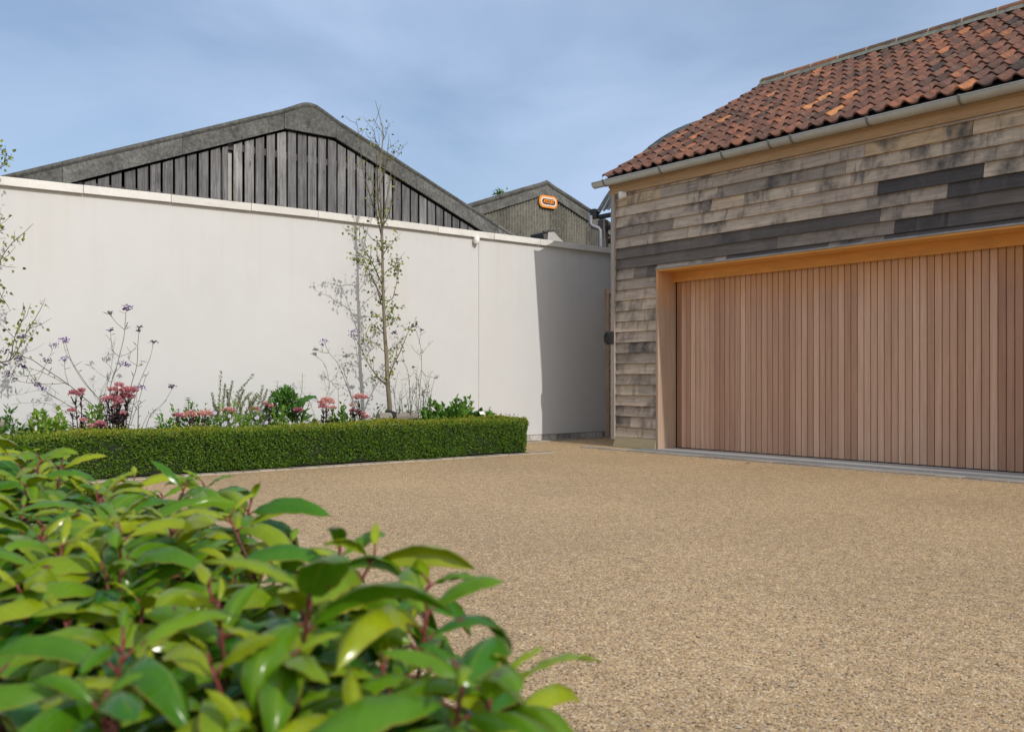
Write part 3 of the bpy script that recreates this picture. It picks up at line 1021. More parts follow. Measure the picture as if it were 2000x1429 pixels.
while b_ < 6.9:
    w_ = .160 + random.uniform(-.008, .008)
    mid = b_ + w_ / 2
    zt = min(B1Z - PT * AP - .30, B1Z - PT * abs(mid) - .31)
    lean = random.gauss(0, .006)
    if abs(mid - pale_b) < .101: w_ = .10
    if True:
        def zt_at(y):
            return min(B1Z - PT * AP - .305, B1Z - PT * abs(y) - .325) - random.uniform(0, .02)
        za, zb = zt_at(b_), zt_at(b_ + w_)
        x0 = -.055 + random.uniform(-.004, .004)
        mb.hexa([(x0, b_ + lean, EV - 1.2), (x0 + .03, b_ + lean, EV - 1.2), (x0 + .03, b_ + w_ + lean, EV - 1.2), (x0, b_ + w_ + lean, EV - 1.2),
                 (x0, b_, za), (x0 + .03, b_, za), (x0 + .03, b_ + w_, zb), (x0, b_ + w_, zb)], (min(max(random.gauss(.55, .22), 0), 1), 0, 0, 0))
    b_ += bp
    k += 1
mb.build('boarding', M['barn_board'], barn)
mb = MB()
mb.box(-.16, -.13, pale_b - .12, pale_b + .14, EV - 1.0, B1Z - PT * abs(pale_b) - .40)
tag(mb.build('patch_panel', M['concrete'], barn), 'cream panel showing through a gap in the grey boards')
mb = MB()
mb.box(-18, -.10, -HALF, -HALF + .12, 0, EV)
mb.box(-18, -.10, HALF - .12, HALF, 0, EV)
mb.prism([(-HALF, 0), (HALF, 0), (HALF, EV - .05), (0, B1Z - .08), (-HALF, EV - .05)], 0, -18.1, -18)
mb.box(-.12, -.06, -HALF, HALF, 0, EV - 1.1)
for zz in (EV - .3, EV + .9, EV + 1.9):
    w_ = (B1Z - zz - .4) / PT
    mb.box(-.14, -.06, -w_, w_, zz, zz + .12)
mb.build('wall', M['old_wood'], barn)
mb = MB()
for s in (-1, 1):
    n_ = 60
    prev = None
    mb.prism([(0, B1Z - .03), (s * (HALF + .25), B1Z - .03 - PT * (HALF + .25)), (s * (HALF + .25), B1Z - .09 - PT * (HALF + .25)), (0, B1Z - .09)], 0, -18.2, -.025, (.5, 0, 0, 0))
mb.build('roof', M['fibre'], barn)

# ------------------------------------------------------------------ corrugated barn with the oval sign, far behind
Y2 = 38.0
A2, B2B, B2Z = at_y(1065, 360, Y2)
barn2 = thing('corrugated_barn', 'distant barn with grey corrugated gable and orange oblong sign near its peak', 'barn', (A2, B2B, 0))
P2 = .362
H2 = 8.0
E2 = B2Z - P2 * H2
mb = MB()
cp = .146
n2 = int(2 * H2 / cp)
ys, xs_ = [], []
for k in range(n2 * 6 + 1):
    y = -H2 + k * cp / 6
    ys.append(y)
    xs_.append(.045 * math.cos(2 * math.pi * k / 6))
for k in range(len(ys) - 1):
    pass
V, Fq, T = [], [], []
for y, x in zip(ys, xs_):
    lap = int((y + H2) / 1.02)
    tt = (lap * .37) % 1.0
    zt = B2Z - P2 * abs(y) - .42
    V += [(x, y, 0), (x, y, 4.6), (x + .012, y, 4.6), (x + .012, y, max(zt, 4.7))]
    T += [(tt, 0, 0, 0), (tt, 0, 0, 0), ((tt + .3) % 1, 0, 0, 0), ((tt + .3) % 1, 0, 0, 0)]
for k in range(len(ys) - 1):
    i = 4 * k
    Fq += [(i, i + 4, i + 5, i + 1), (i + 1, i + 5, i + 6, i + 2), (i + 2, i + 6, i + 7, i + 3)]
mb.add(V, Fq, np.array(T))
mb.build('cladding', M['corrugated'], barn2, smooth=False)
mb = MB()
for s in (-1, 1):
    for d0, d1, t in ((1.3, 4.4, .6), (4.41, 8.3, .45)):
        top = lambda d: B2Z - P2 * d
        mb.prism([(s * d0, top(d0)), (s * d1, top(d1)), (s * d1, top(d1) - .42), (s * d0, top(d0) - .42)], 0, .045, .12, (t, 0, 0, 0))
        mb.tube([(.09, s * d0, top(d0) + .05), (.09, s * d1, top(d1) + .05)], .10, 8, (.3, 0, 0, 0))
mb.prism([(-1.29, B2Z - P2 * 1.29), (-.25, B2Z - .06), (0, B2Z), (.25, B2Z - .06), (1.29, B2Z - P2 * 1.29), (1.29, B2Z - P2 * 1.29 - .42), (.25, B2Z - .50), (-.25, B2Z - .50), (-1.29, B2Z - P2 * 1.29 - .42)], 0, .044, .122, (.7, 0, 0, 0))
mb.tube([(.09, -1.29, B2Z - P2 * 1.29 + .05), (.09, -.3, B2Z - P2 * .3 + .03), (.09, 0, B2Z + .06), (.09, .3, B2Z - P2 * .3 + .03), (.09, 1.29, B2Z - P2 * 1.29 + .05)], .10, 8, (.5, 0, 0, 0))
mb.build('barge_board', M['fibre'], barn2)
mb = MB()
for s in (-1, 1):
    mb.prism([(0, B2Z - .02), (s * (H2 + .3), B2Z - .02 - P2 * (H2 + .3)), (s * (H2 + .3), B2Z - .12 - P2 * (H2 + .3)), (0, B2Z - .12)], 0, -20, .04, (.4, 0, 0, 0))
mb.build('roof', M['fibre'], barn2)
mb = MB()
mb.box(-20, -.1, -H2, -H2 + .1, 0, E2)
mb.box(-20, -.1, H2 - .1, H2, 0, E2)
mb.prism([(-H2, 0), (H2, 0), (H2, E2 - .1), (0, B2Z - .2), (-H2, E2 - .1)], 0, -20, -19.9)
mb.build('wall', M['corrugated'], barn2)
# sign
sc = on_a(1066.5, 395.5, A2)
SB, SZ = sc[1], sc[2]
SXA = A2 + .10
sign = thing('company_sign', 'orange and white rounded sign with dark centre bearing bold lettering on grey gable', 'sign', (SXA, SB, SZ - .27))
def rrect(w, h, r, n=8):
    p = []
    for cx, cy, a0 in ((w / 2 - r, h / 2 - r, 0), (-w / 2 + r, h / 2 - r, 90), (-w / 2 + r, -h / 2 + r, 180), (w / 2 - r, -h / 2 + r, 270)):
        for i in range(n + 1):
            q = math.radians(a0 + 90 * i / n)
            p.append((cx + r * math.cos(q), cy + r * math.sin(q) + .27))
    return p
mb = MB()
mb.prism(rrect(.98, .50, .22), 0, .0, .05)
bo = mb.build('sign_board', M['sign_orange'], sign)
mb = MB()
mb.prism(rrect(.83, .36, .17), 0, .05, .062)
mb.build('white_band', M['sign_white'], sign)
mb = MB()
mb.prism(rrect(.70, .23, .11), 0, .062, .072)
mb.build('centre_panel', M['sign_dark'], sign)
fc = bpy.data.curves.new('lettering', 'FONT')
fc.body = 'ATCOST'
fc.size = .21
fc.align_x = 'CENTER'
fc.align_y = 'CENTER'
fc.extrude = .004
fc.offset = .010
tmp = bpy.data.objects.new('lettering_curve', fc)
COL.objects.link(tmp)
bpy.context.view_layer.update()
me = bpy.data.meshes.new_from_object(tmp.evaluated_get(bpy.context.evaluated_depsgraph_get()))
bpy.data.objects.remove(tmp)
xs_all = [v.co.x for v in me.vertices]
sw = .60 / (max(xs_all) - min(xs_all))
for v in me.vertices:          # text x -> +b, text y -> z, facing +a
    x, y, z = v.co
    v.co = (.078 + z, x * sw, y * .95 + .27)
me.materials.clear()
me.materials.append(M['sign_orange'])
lt = bpy.data.objects.new('lettering', me)
COL.objects.link(lt)
lt.parent = sign
# weed on the far roof slope
wc = on_a(978, 380, A2 - .6)
weed = thing('roof_weed', 'tuft of weeds growing on the left slope of the distant corrugated barn', 'plant', (wc[0], wc[1], wc[2] - .35))
mb = MB()
N = 160
pos = rng.normal(0, 1, (N, 3)) * np.array([.12, .14, .11]) + np.array([0, 0, .32])
mb.leaves(pos, rng.normal(0, 1, (N, 3)) + np.array([0, 0, .6]), rng.normal(0, 1, (N, 3)), .12, .07)
for k in range(6):
    mb.tube([(0, 0, -.25), (random.uniform(-.1, .1), random.uniform(-.14, .14), .3)], .012, 4, mi=1)
mb.build('foliage', [M['bed_green'], M['twig']], weed)

# broken concrete chute / hopper poking over the wall
hc = on_a(1078, 470, -9.0)
hop = thing('concrete_hopper', 'pale triangular concrete hopper with dark mouth showing above the wall coping', 'hopper', (-9.0, hc[1], 0))
s_ = 11.6 / 1810 * 1.45
def hz(v): return on_a(1080, v, -9.0)[2]
def hp_(u, v):
    q = on_a(u, v, -9.0)
    return (q[1] - hc[1], q[2])
mb = MB()
mb.prism([hp_(1067, 492), hp_(1102, 492), hp_(1100, 473), hp_(1087, 460), hp_(1079, 450), hp_(1070, 452)], 0, -.32, .02)
mb.build('chute', M['concrete'], hop)
mb = MB()
mb.prism([hp_(1061, 492), hp_(1068.5, 492), hp_(1070, 455), hp_(1066, 452), hp_(1060, 455), hp_(1063, 465)], 0, -.5, -.005)
mb.build('mouth', M['old_wood'], hop)
mb = MB()
mb.tube([(.03, hp_(1060, 454)[0], hp_(1060, 453)[1]), (.03, hp_(1070, 451)[0], hp_(1070, 450.5)[1]), (.03, hp_(1081, 449)[0], hp_(1081, 450)[1])], .03, 8)
mb.build('rim', M['fibre'], hop)

# ------------------------------------------------------------------ round-roofed black barn behind the garage
Y3 = 30.0
A3, B3, Z3 = at_y(1166, 414, Y3)
dutch = thing('round_roof_barn', 'open barn with curved black corrugated iron roof behind the garage', 'barn', (A3, B3, 0))
# curve through three measured points of the end profile
def prof3(u, v):
    da, db, s = _ray(u, v)
    t = (A3 - CA) / da
    return (CB + t * db - B3, .9 + s * t)
pa, pb, pc = prof3(1166, 414), prof3(1258, 296), prof3(1340, 245)
def circ(p, q, r):
    ax, ay = p; bx, by = q; cx, cy = r
    d = 2 * (ax * (by - cy) + bx * (cy - ay) + cx * (ay - by))
    ux = ((ax**2 + ay**2) * (by - cy) + (bx**2 + by**2) * (cy - ay) + (cx**2 + cy**2) * (ay - by)) / d
    uy = ((ax**2 + ay**2) * (cx - bx) + (bx**2 + by**2) * (ax - cx) + (cx**2 + cy**2) * (bx - ax)) / d
    return ux, uy, math.hypot(ax - ux, ay - uy)
cy3, cz3, r3 = circ(pa, pb, pc)
t0 = math.atan2(pa[1] - cz3, pa[0] - cy3)
t1 = math.pi - t0
mb = MB()
NA, NX = 28, 420
V, Fq = [], []
LEN = 16.0
for i in range(NX + 1):
    x = i * LEN / NX
    rr = r3 + .035 * math.cos(2 * math.pi * i / 5.5)
    for j in range(NA + 1):
        q = t0 + (t1 - t0) * j / NA
        V.append((x, cy3 + rr * math.cos(q), cz3 + rr * math.sin(q)))
for i in range(NX):
    for j in range(NA):
        k = i * (NA + 1) + j
        Fq.append((k, k + 1, k + NA + 2, k + NA + 1))
mb.add(V, Fq)
mb.build('roof', M['black_iron'], dutch)
mb = MB()
mb.box(.05, LEN, .0, .16, Z3 - .22, Z3 - .10)
mb.box(-.22, -.02, -.10, .08, Z3 - .20, Z3 + .10)
pts = [(0.0, cy3 + (r3 - .06) * math.cos(t0 + (t1 - t0) * j / 20), cz3 + (r3 - .06) * math.sin(t0 + (t1 - t0) * j / 20)) for j in range(21)]
mb.tube(pts, .06, 6)
far = cy3 * 2
mb.box(-.05, LEN, far - .2, far, Z3 - .5, Z3 - .2)
mb.box(.1, LEN, .05, .16, Z3 - .62, Z3 - .50)
mb.box(-.1, .08, .2, far - .2, Z3 - .95, Z3 - .82)
mb.build('eaves_beam', M['ironwork'], dutch)
for k, (x, y) in enumerate([(.22, .05), (5.2, .05), (10.2, .05), (15.2, .05), (.2, far - .15), (7.5, far - .15), (15.2, far - .15)]):
    mb = MB()
    mb.box(x - .12, x + .12, y - .1, y + .12, 0, Z3 - .3)
    mb.build('post', M['old_wood'], dutch)
mb = MB()
mb.tube([(.25, .3, Z3 - 2.3), (.25, 2.2, Z3 - .9)], .05, 6)
mb.tube([(.25, .6, Z3 - 1.0), (.25, 1.7, Z3 - 2.0)], .04, 6)
mb.build('brace', M['ironwork'], dutch)
YP = Y3 - .25
pp = [at_y(u, v, YP) for u, v in ((1153, 421), (1153, 437), (1156, 441), (1169, 446), (1172, 450), (1172.5, 470), (1173, 500))]
mb = MB()
mb.tube([rel(p, (A3, B3, 0)) for p in pp] + [(rel(pp[-1], (A3, B3, 0))[0], rel(pp[-1], (A3, B3, 0))[1], .1)], .07, 8)
mb.build('downpipe', M['grey_pipe'], dutch, smooth=True)

# ------------------------------------------------------------------ clipped hedge
def hedge():
    base = (HEDGE_A, HEDGE_B, 0)
    T_, H_, LEN_ = .46, .425, 12.0
    RET = 1.6
    def hgt(b): return H_ + .014 * np.sin(b * 2.3) + .009 * np.sin(b * 6.1 + 1) + np.interp(b, [-9, -3, 0], [-.02, 0, .012])
    mb = MB()
    ch = [(-T_ + .05, 0), (-.045, 0), (-.045, H_ - .09), (-.09, H_ - .035), (-T_ + .09, H_ - .035), (-T_ + .05, H_ - .09)]
    mb.prism(ch, 1, -LEN_, -.09, mi=1)
    mb.prism(ch, 0, -RET, -.09, mi=1)
    def scatter(N, fn, nrm, ltop):
        p, n = fn(N)
        d = n + rng.normal(0, .75, (N, 3)) + np.array([0, 0, .25])
        up = n + rng.normal(0, .5, (N, 3))
        L = rng.uniform(.016, .028, N)
        t = np.zeros((N, 4))
        h = p[:, 2] / H_
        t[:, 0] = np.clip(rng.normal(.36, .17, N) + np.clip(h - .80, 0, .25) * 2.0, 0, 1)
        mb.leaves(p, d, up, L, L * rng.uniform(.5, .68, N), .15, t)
    def wob(b, z): return .026 * np.sin(b * 3.1 + z * 5) + .012 * np.sin(b * 8.7 - z * 9) + .010 * np.sin(b * 17 + z * 21)
    def front(N):
        b = -rng.random(N) ** 1.0 * LEN_
        z = rng.random(N) * hgt(b)
        edge = np.clip((z - (hgt(b) - .07)) / .07, 0, 1)
        foot = np.clip((.06 - z) / .06, 0, 1)
        x = wob(b, z) - rng.exponential(.016, N) - .045 * edge ** 2 - .05 * foot
        endr = np.clip((b + .12) / .12, 0, 1)
        x -= .10 * endr ** 2
        p = np.stack([x, b - .02 * endr, z], 1)
        n = np.stack([np.ones(N), endr * .8, edge * .8], 1)
        return p, n
    def top(N):
        b = -rng.random(N) * LEN_
        x = -rng.random(N) * T_
        e = np.clip((np.abs(x + T_ / 2) - (T_ / 2 - .08)) / .08, 0, 1)
        z = hgt(b) - rng.exponential(.012, N) + .008 * np.sin(x * 30 + b * 11) - .045 * e ** 2 - .05 * np.clip((b + .14) / .14, 0, 1) ** 2
        spr = rng.random(N) < .05
        z = z + spr * rng.uniform(.005, .05, N)
        return np.stack([x, b, z], 1), np.stack([np.zeros(N), np.zeros(N), np.ones(N)], 1)
    def rettop(N):
        x = -T_ - rng.random(N) * (RET - T_)
        b = -rng.random(N) * T_
        e = np.clip((np.abs(b + T_ / 2) - (T_ / 2 - .08)) / .08, 0, 1)
        z = H_ + .012 - rng.exponential(.012, N) + .01 * np.sin(x * 9 + b * 7) - .045 * e ** 2
        z = z + (rng.random(N) < .05) * rng.uniform(.005, .04, N)
        return np.stack([x, b, z], 1), np.stack([np.zeros(N), np.zeros(N), np.ones(N)], 1)
    def end(N):
        x = -rng.random(N) * RET
        z = rng.random(N) * (H_ + .01)
        ed = np.clip((z - (H_ - .07)) / .07, 0, 1)
        c = np.clip((x + .12) / .12, 0, 1)
        b = wob(x, z) - rng.exponential(.016, N) - .045 * ed ** 2 - .10 * c ** 2
        return np.stack([x, b, z], 1), np.stack([c * .8, np.ones(N), ed * .8], 1)
    def inner(N):
        b = -.3 - rng.random(N) * (LEN_ - .3)
        z = rng.random(N) * H_
        return np.stack([-T_ + wob(b, z) + rng.exponential(.016, N), b, z], 1), np.stack([-np.ones(N), np.zeros(N), np.zeros(N)], 1)
    scatter(60000, front, 0, 0)
    scatter(34000, top, 0, 0)
    scatter(9000, rettop, 0, 0)
    scatter(11000, end, 0, 0)
    scatter(9000, inner, 0, 0)
    o = mb.build('clipped_hedge', [M['hedge'], M['hedge_core']], loc=W(*base), rot=ROT)
    tag(o, 'low neatly clipped dark green hedge edging the flower bed and drive', 'hedge')
hedge()

# ------------------------------------------------------------------ border plants
def A_at(d):
    return WALL_A + d

def pxline(pts, d, slope=0.0, jit=.0):
    """points measured in the photograph, put on a vertical plane d in front of the wall, leaning by slope per step"""
    out = []
    for i, (u, v) in enumerate(pts):
        out.append(on_a(u, v, A_at(d + slope * i + random.uniform(-jit, jit))))
    return np.array(out)

def smooth_line(P, n=4):
    P = np.asarray(P, float)
    if len(P) < 3: P = np.stack([P[0], (P[0] + P[1]) / 2, P[1]])
    t = np.arange(len(P))
    tt = np.linspace(0, len(P) - 1, (len(P) - 1) * n + 1)
    # Catmull-Rom
    Q = np.concatenate([[2 * P[0] - P[1]], P, [2 * P[-1] - P[-2]]])
    o = []
    for x in tt:
        i = min(int(x), len(P) - 2)
        f = x - i
        p0, p1, p2, p3 = Q[i], Q[i + 1], Q[i + 2], Q[i + 3]
        o.append(.5 * ((2 * p1) + (-p0 + p2) * f + (2 * p0 - 5 * p1 + 4 * p2 - p3) * f * f + (-p0 + 3 * p1 - 3 * p2 + p3) * f ** 3))
    return np.array(o)

# --- birches
def birch(label, d, trunk, branches, base_uv, r0, leafy, group):
    bp_ = on_a(base_uv[0], base_uv[1], A_at(d))
    base = (A_at(d), bp_[1], 0.03)
    th_ = thing('birch_tree', label, 'tree', base, group)
    P = smooth_line(pxline(trunk, d))
    P = np.concatenate([[[P[0][0], P[0][1], .0]], P]) - np.array(base)
    s = np.linspace(0, 1, len(P))
    R = r0 * (1 - s) ** 1.15 + .003
    mb = MB()
    mb.tube(P, R, 10, (.5, 0, 0, 0))
    mb.build('trunk', M['bark'], th_, smooth=True)
    mb = MB()
    LP, LD = [], []
    def leafy_path(Q, dens, size_r=1.0):
        seg = np.linalg.norm(np.diff(Q, axis=0), axis=1).sum()
        n = int(seg * dens * 1.05)
        for _ in range(n):
            f = random.random() ** .7 * (len(Q) - 1)
            i = min(int(f), len(Q) - 2)
            p = Q[i] + (Q[i + 1] - Q[i]) * (f - i)
            off = rng.normal(0, .022, 3)
            LP.append(p + off)
            LD.append(off / .022 + np.array([0, 0, -1.0]) + rng.normal(0, .4, 3))
    for br in branches:
        pts, rad, dens = br
        Q = smooth_line(pxline(pts, d, random.choice([-1, 1]) * random.uniform(.02, .11))) - np.array(base)
        Q[0] = smooth_line(pxline(pts, d))[0] - np.array(base)
        mb.tube(Q, np.linspace(rad, .0022, len(Q)), 5, (random.random(), 0, 0, 0))
        leafy_path(Q, dens)
        # side twigs
        L = np.linalg.norm(Q[-1] - Q[0])
        for _ in range(int(L * 9) + 1):
            i = random.randint(1, len(Q) - 2)
            dr = Q[min(i + 1, len(Q) - 1)] - Q[i - 1]
            dr /= np.linalg.norm(dr) + 1e-9
            e = dr * .7 + rng.normal(0, .55, 3) + np.array([0, 0, .15])
            ln = random.uniform(.07, .24)
            e = e / np.linalg.norm(e) * ln
            T2 = np.array([Q[i], Q[i] + e * .5 + rng.normal(0, .008, 3), Q[i] + e + np.array([0, 0, .02])])
            mb.tube(T2, [.0032, .0024, .0015], 4, (random.random(), 0, 0, 0))
            leafy_path(T2, dens * 1.15)
    LP, LD = np.array(LP), np.array(LD)
    N = len(LP)
    L = rng.uniform(.032, .050, N)
    mb.leaves(LP, LD, rng.normal(0, 1, (N, 3)), L, L * .8, .12, mi=1, at=.36)
    mb.build('crown', [M['twig'], M['birch_leaf']], th_)

birch('slender young birch with sparse leaves rising above wall beside weathered log', .66,
      [(762, 812), (760, 780), (757, 745), (755, 700), (752, 660), (750, 620), (748, 560), (747, 500), (746, 450), (744, 400), (742, 330), (746, 290), (748, 258), (741, 226), (733, 197)],
      [([(756, 754), (738, 736), (722, 714), (710, 690), (697, 665)], .010, 20), ([(757, 748), (766, 718), (780, 690), (793, 658), (801, 640)], .010, 26),
       ([(755, 690), (744, 680), (736, 668)], .005, 16), ([(753, 655), (740, 643), (724, 634), (715, 652)], .006, 22), ([(753, 690), (770, 676), (786, 684)], .005, 20),
       ([(751, 606), (742, 585), (735, 560), (724, 545), (711, 518)], .008, 22), ([(749, 585), (737, 563), (728, 545), (717, 520), (705, 498), (693, 506)], .008, 26),
       ([(748, 560), (735, 530), (725, 510), (716, 494), (703, 474), (692, 462)], .008, 24), ([(749, 588), (765, 584), (771, 568), (777, 540), (781, 514)], .006, 30),
       ([(751, 620), (762, 612), (772, 594)], .005, 26), ([(752, 640), (765, 630), (774, 618)], .005, 28), ([(751, 630), (738, 615), (730, 612)], .005, 22),
       ([(747, 492), (738, 474), (726, 466), (713, 450), (702, 440)], .006, 20), ([(747, 500), (757, 484), (766, 476), (773, 462)], .005, 26),
       ([(748, 540), (760, 525), (770, 520), (776, 500)], .005, 30), ([(747, 520), (738, 505), (735, 490)], .004, 18),
       ([(746, 466), (737, 425), (728, 400), (718, 365), (708, 330), (702, 270), (695, 232)], .009, 7), ([(746, 458), (753, 405), (760, 360), (767, 320), (771, 292)], .009, 8),
       ([(745, 440), (738, 390), (737, 340), (735, 300), (733, 270), (727, 246)], .008, 7), ([(745, 446), (757, 424), (764, 398), (769, 366), (776, 322)], .007, 9),
       ([(744, 400), (733, 372), (724, 352), (710, 330)], .005, 8), ([(743, 360), (752, 330), (757, 300), (760, 262)], .006, 8), ([(746, 300), (738, 282), (728, 262)], .004, 7),
       ([(748, 275), (754, 262), (759, 240)], .004, 7), ([(748, 262), (738, 246), (728, 232)], .004, 6), ([(742, 330), (750, 318), (762, 305), (775, 295)], .004, 7)],
      (762, 835), .029, 1, 'young birches in the border')
birch('young birch standing at the far left edge with leafy branches over border', .62,
      [(-42, 850), (-44, 760), (-48, 660), (-46, 560), (-50, 460), (-48, 360), (-50, 260), (-46, 180)],
      [([(-46, 745), (-15, 716), (0, 708), (20, 703), (32, 688), (48, 656), (60, 636), (80, 602), (88, 582)], .009, 20), ([(20, 703), (25, 676), (33, 645), (45, 622), (50, 606)], .005, 22),
       ([(-46, 600), (-20, 560), (-5, 525), (5, 500), (24, 474), (36, 464)], .007, 22), ([(-46, 640), (-20, 605), (0, 585), (10, 562)], .006, 22),
       ([(-47, 510), (-25, 470), (-8, 445), (6, 420)], .007, 24), ([(-48, 420), (-25, 365), (-5, 335), (12, 312)], .006, 20), ([(-48, 370), (-25, 320), (-8, 300), (5, 284)], .006, 18),
       ([(-46, 700), (-70, 640), (-85, 590)], .007, 20), ([(-47, 560), (-66, 500), (-80, 440)], .006, 20), ([(-49, 440), (-66, 380), (-76, 320)], .006, 16), ([(-46, 560), (-20, 520), (2, 512)], .005, 22)],
      (-42, 870), .036, 1, 'young birches in the border')

# --- low log rails the birches are strapped to
def rail(label, u0, u1, v, d, strap_u):
    p0, p1 = on_a(u0, v, A_at(d)), on_a(u1, v, A_at(d))
    base = (A_at(d), (p0[1] + p1[1]) / 2, 0.03)
    th_ = thing('log_rail', label, 'log', base, 'log rails holding the birches')
    zz = (p0[2] + p1[2]) / 2 - .03
    hl = (p1[1] - p0[1]) / 2
    mb = MB()
    n = 9
    yy = np.linspace(-hl, hl, n)
    mb.tube(np.stack([rng.normal(0, .003, n), yy, zz + rng.normal(0, .003, n)], 1), .055 + rng.normal(0, .002, n), 12)
    mb.build('rail', M['log'], th_)
    for s in (-1, 1):
        mb = MB()
        mb.tube([(-.09, s * (hl - .1), -.05), (-.09, s * (hl - .1), zz + .05)], .04, 8)
        mb.build('stake', M['log'], th_)
    sy = on_a(strap_u, v, A_at(d))[1] - base[1]
    mb = MB()
    q = np.linspace(0, 2 * math.pi, 17)
    for o_ in (-.012, .012):
        mb.tube(np.stack([.062 * np.cos(q), np.full(17, sy + o_), zz + .062 * np.sin(q)], 1), .014, 6, cap=False)
    mb.tube([(-.03, sy - .03, zz + .07), (.04, sy + .012, zz + .05)], .02, 6)
    mb.build('strap', M['rubber'], th_)
rail('weathered grey log rail with black strap at foot of the tall birch', 738, 813, 814, .82, 766)
rail('weathered grey log rail end poking out at the far left border', -90, 15, 829, .80, -40)

# --- tall verbenas
def verbena(label, d, stems, flowers, base_uv, n_twigs=0, region=None):
    b_ = on_a(base_uv[0], base_uv[1], A_at(d))
    base = (A_at(d), b_[1], 0.03)
    th_ = thing('verbena_plant', label, 'plant', base, 'tall wiry verbena plants')
    mb = MB()
    for pts, rad in stems:
        Q = smooth_line(pxline(pts, d, random.uniform(-.05, .05))) - np.array(base)
        mb.tube(Q, np.linspace(rad, rad * .55, len(Q)), 5, (random.uniform(.2, .8), 0, 0, 0))
        for _ in range(len(pts)):
            i = random.randint(1, len(Q) - 2)
            dr = rng.normal(0, 1, 3) * np.array([.6, .8, .2]) + np.array([0, 0, .7])
            ln = random.uniform(.03, .10)
            pt = Q[i] + dr / np.linalg.norm(dr) * ln
            if random.random() < .5:
                mb.tube([Q[i], pt], [.0024, .0014], 4, (random.random(), 0, 0, 0))
            else:
                mb.leaves(np.array([Q[i]]), np.array([dr]), rng.normal(0, 1, (1, 3)), ln, .010, tint=np.array([[.3, 0, 0, 0]]))
    if region:
        u0, u1, v0, v1 = region
        for _ in range(n_twigs):
            u, v = random.uniform(u0, u1), random.uniform((v0 + v1) / 2, v1)
            Q = smooth_line(pxline([(u, v1 + 12), (u + random.uniform(-6, 6), v), (u + random.uniform(-16, 16), v - random.uniform(15, 45))], d, random.uniform(-.08, .08))) - np.array(base)
            mb.tube(Q, np.linspace(.003, .0015, len(Q)), 4, (random.random() * .6, 0, 0, 0))
            for _ in range(5):
                i = random.randint(1, len(Q) - 1)
                dr = rng.normal(0, 1, 3) + np.array([0, 0, .5])
                mb.leaves(np.array([Q[i]]), np.array([dr]), rng.normal(0, 1, (1, 3)), random.uniform(.04, .09), .010, tint=np.array([[.25, 0, 0, 0]]))
    mb.build('stems', M['verbena_stem'], th_)
    for u, v, w, t in flowers:
        mb = MB()
        c = np.array(on_a(u, v, A_at(d + random.uniform(-.03, .03)))) - np.array(base)
        r = w * .0031
        n = int(10 + w * 2)
        pos = c + rng.normal(0, 1, (n, 3)) * np.array([r, r, r * .5])
        mb.leaves(pos, rng.normal(0, 1, (n, 3)) + np.array([0, 0, .8]), rng.normal(0, 1, (n, 3)), .020, .016, tint=np.stack([np.clip(rng.normal(t, .15, n), 0, 1), np.zeros(n), np.zeros(n), np.zeros(n)], 1))
        mb.build('flower_head', M['verbena_flower'], th_)

verbena('tall verbena with purple heads arching left over the drive side border', .95,
        [([(207, 840), (207, 814), (170, 782), (134.6, 751.6), (85.4, 718), (62, 702), (44, 697), (28, 693)], .005), ([(190, 836), (160.5, 808.5), (125, 786), (90.6, 764.5), (64.7, 738.6), (50.5, 715)], .0045),
         ([(206, 835), (202, 793), (168, 749), (140, 705), (127, 666)], .004), ([(208, 800), (190, 776), (160, 742), (130, 690), (124, 668)], .0028), ([(134, 751), (127, 726), (126, 705)], .003),
         ([(66, 740), (74, 741), (88, 715), (106, 674)], .003), ([(134, 752), (100, 735), (75, 724), (52, 719)], .0028), ([(128, 748), (90, 750), (40, 745), (18, 731)], .0028), ([(86, 718), (70, 731), (40, 735), (20, 729)], .0025),
         ([(150, 800), (110, 778), (75, 762), (40, 770), (10, 770)], .0022), ([(140, 812), (100, 790), (60, 786), (20, 790)], .0022), ([(130, 815), (100, 800), (120, 793), (160, 795)], .0022), ([(115, 770), (90, 752), (55, 748)], .0022)],
        [(106, 674, 7, .8), (125, 663, 7, .8), (128, 667, 4, .7), (125.5, 702, 8, .8), (91, 705, 8, .15), (70, 751, 6, .8), (76, 751, 4, .4), (84, 759.5, 7, .8), (45, 657, 6, .6), (38, 701, 8, .1), (39, 714, 5, .1), (50, 717, 6, .25), (8, 687, 10, .05), (17, 730, 5, .2), (28, 741, 4, .3), (8, 713, 4, .2)],
        (207, 850))
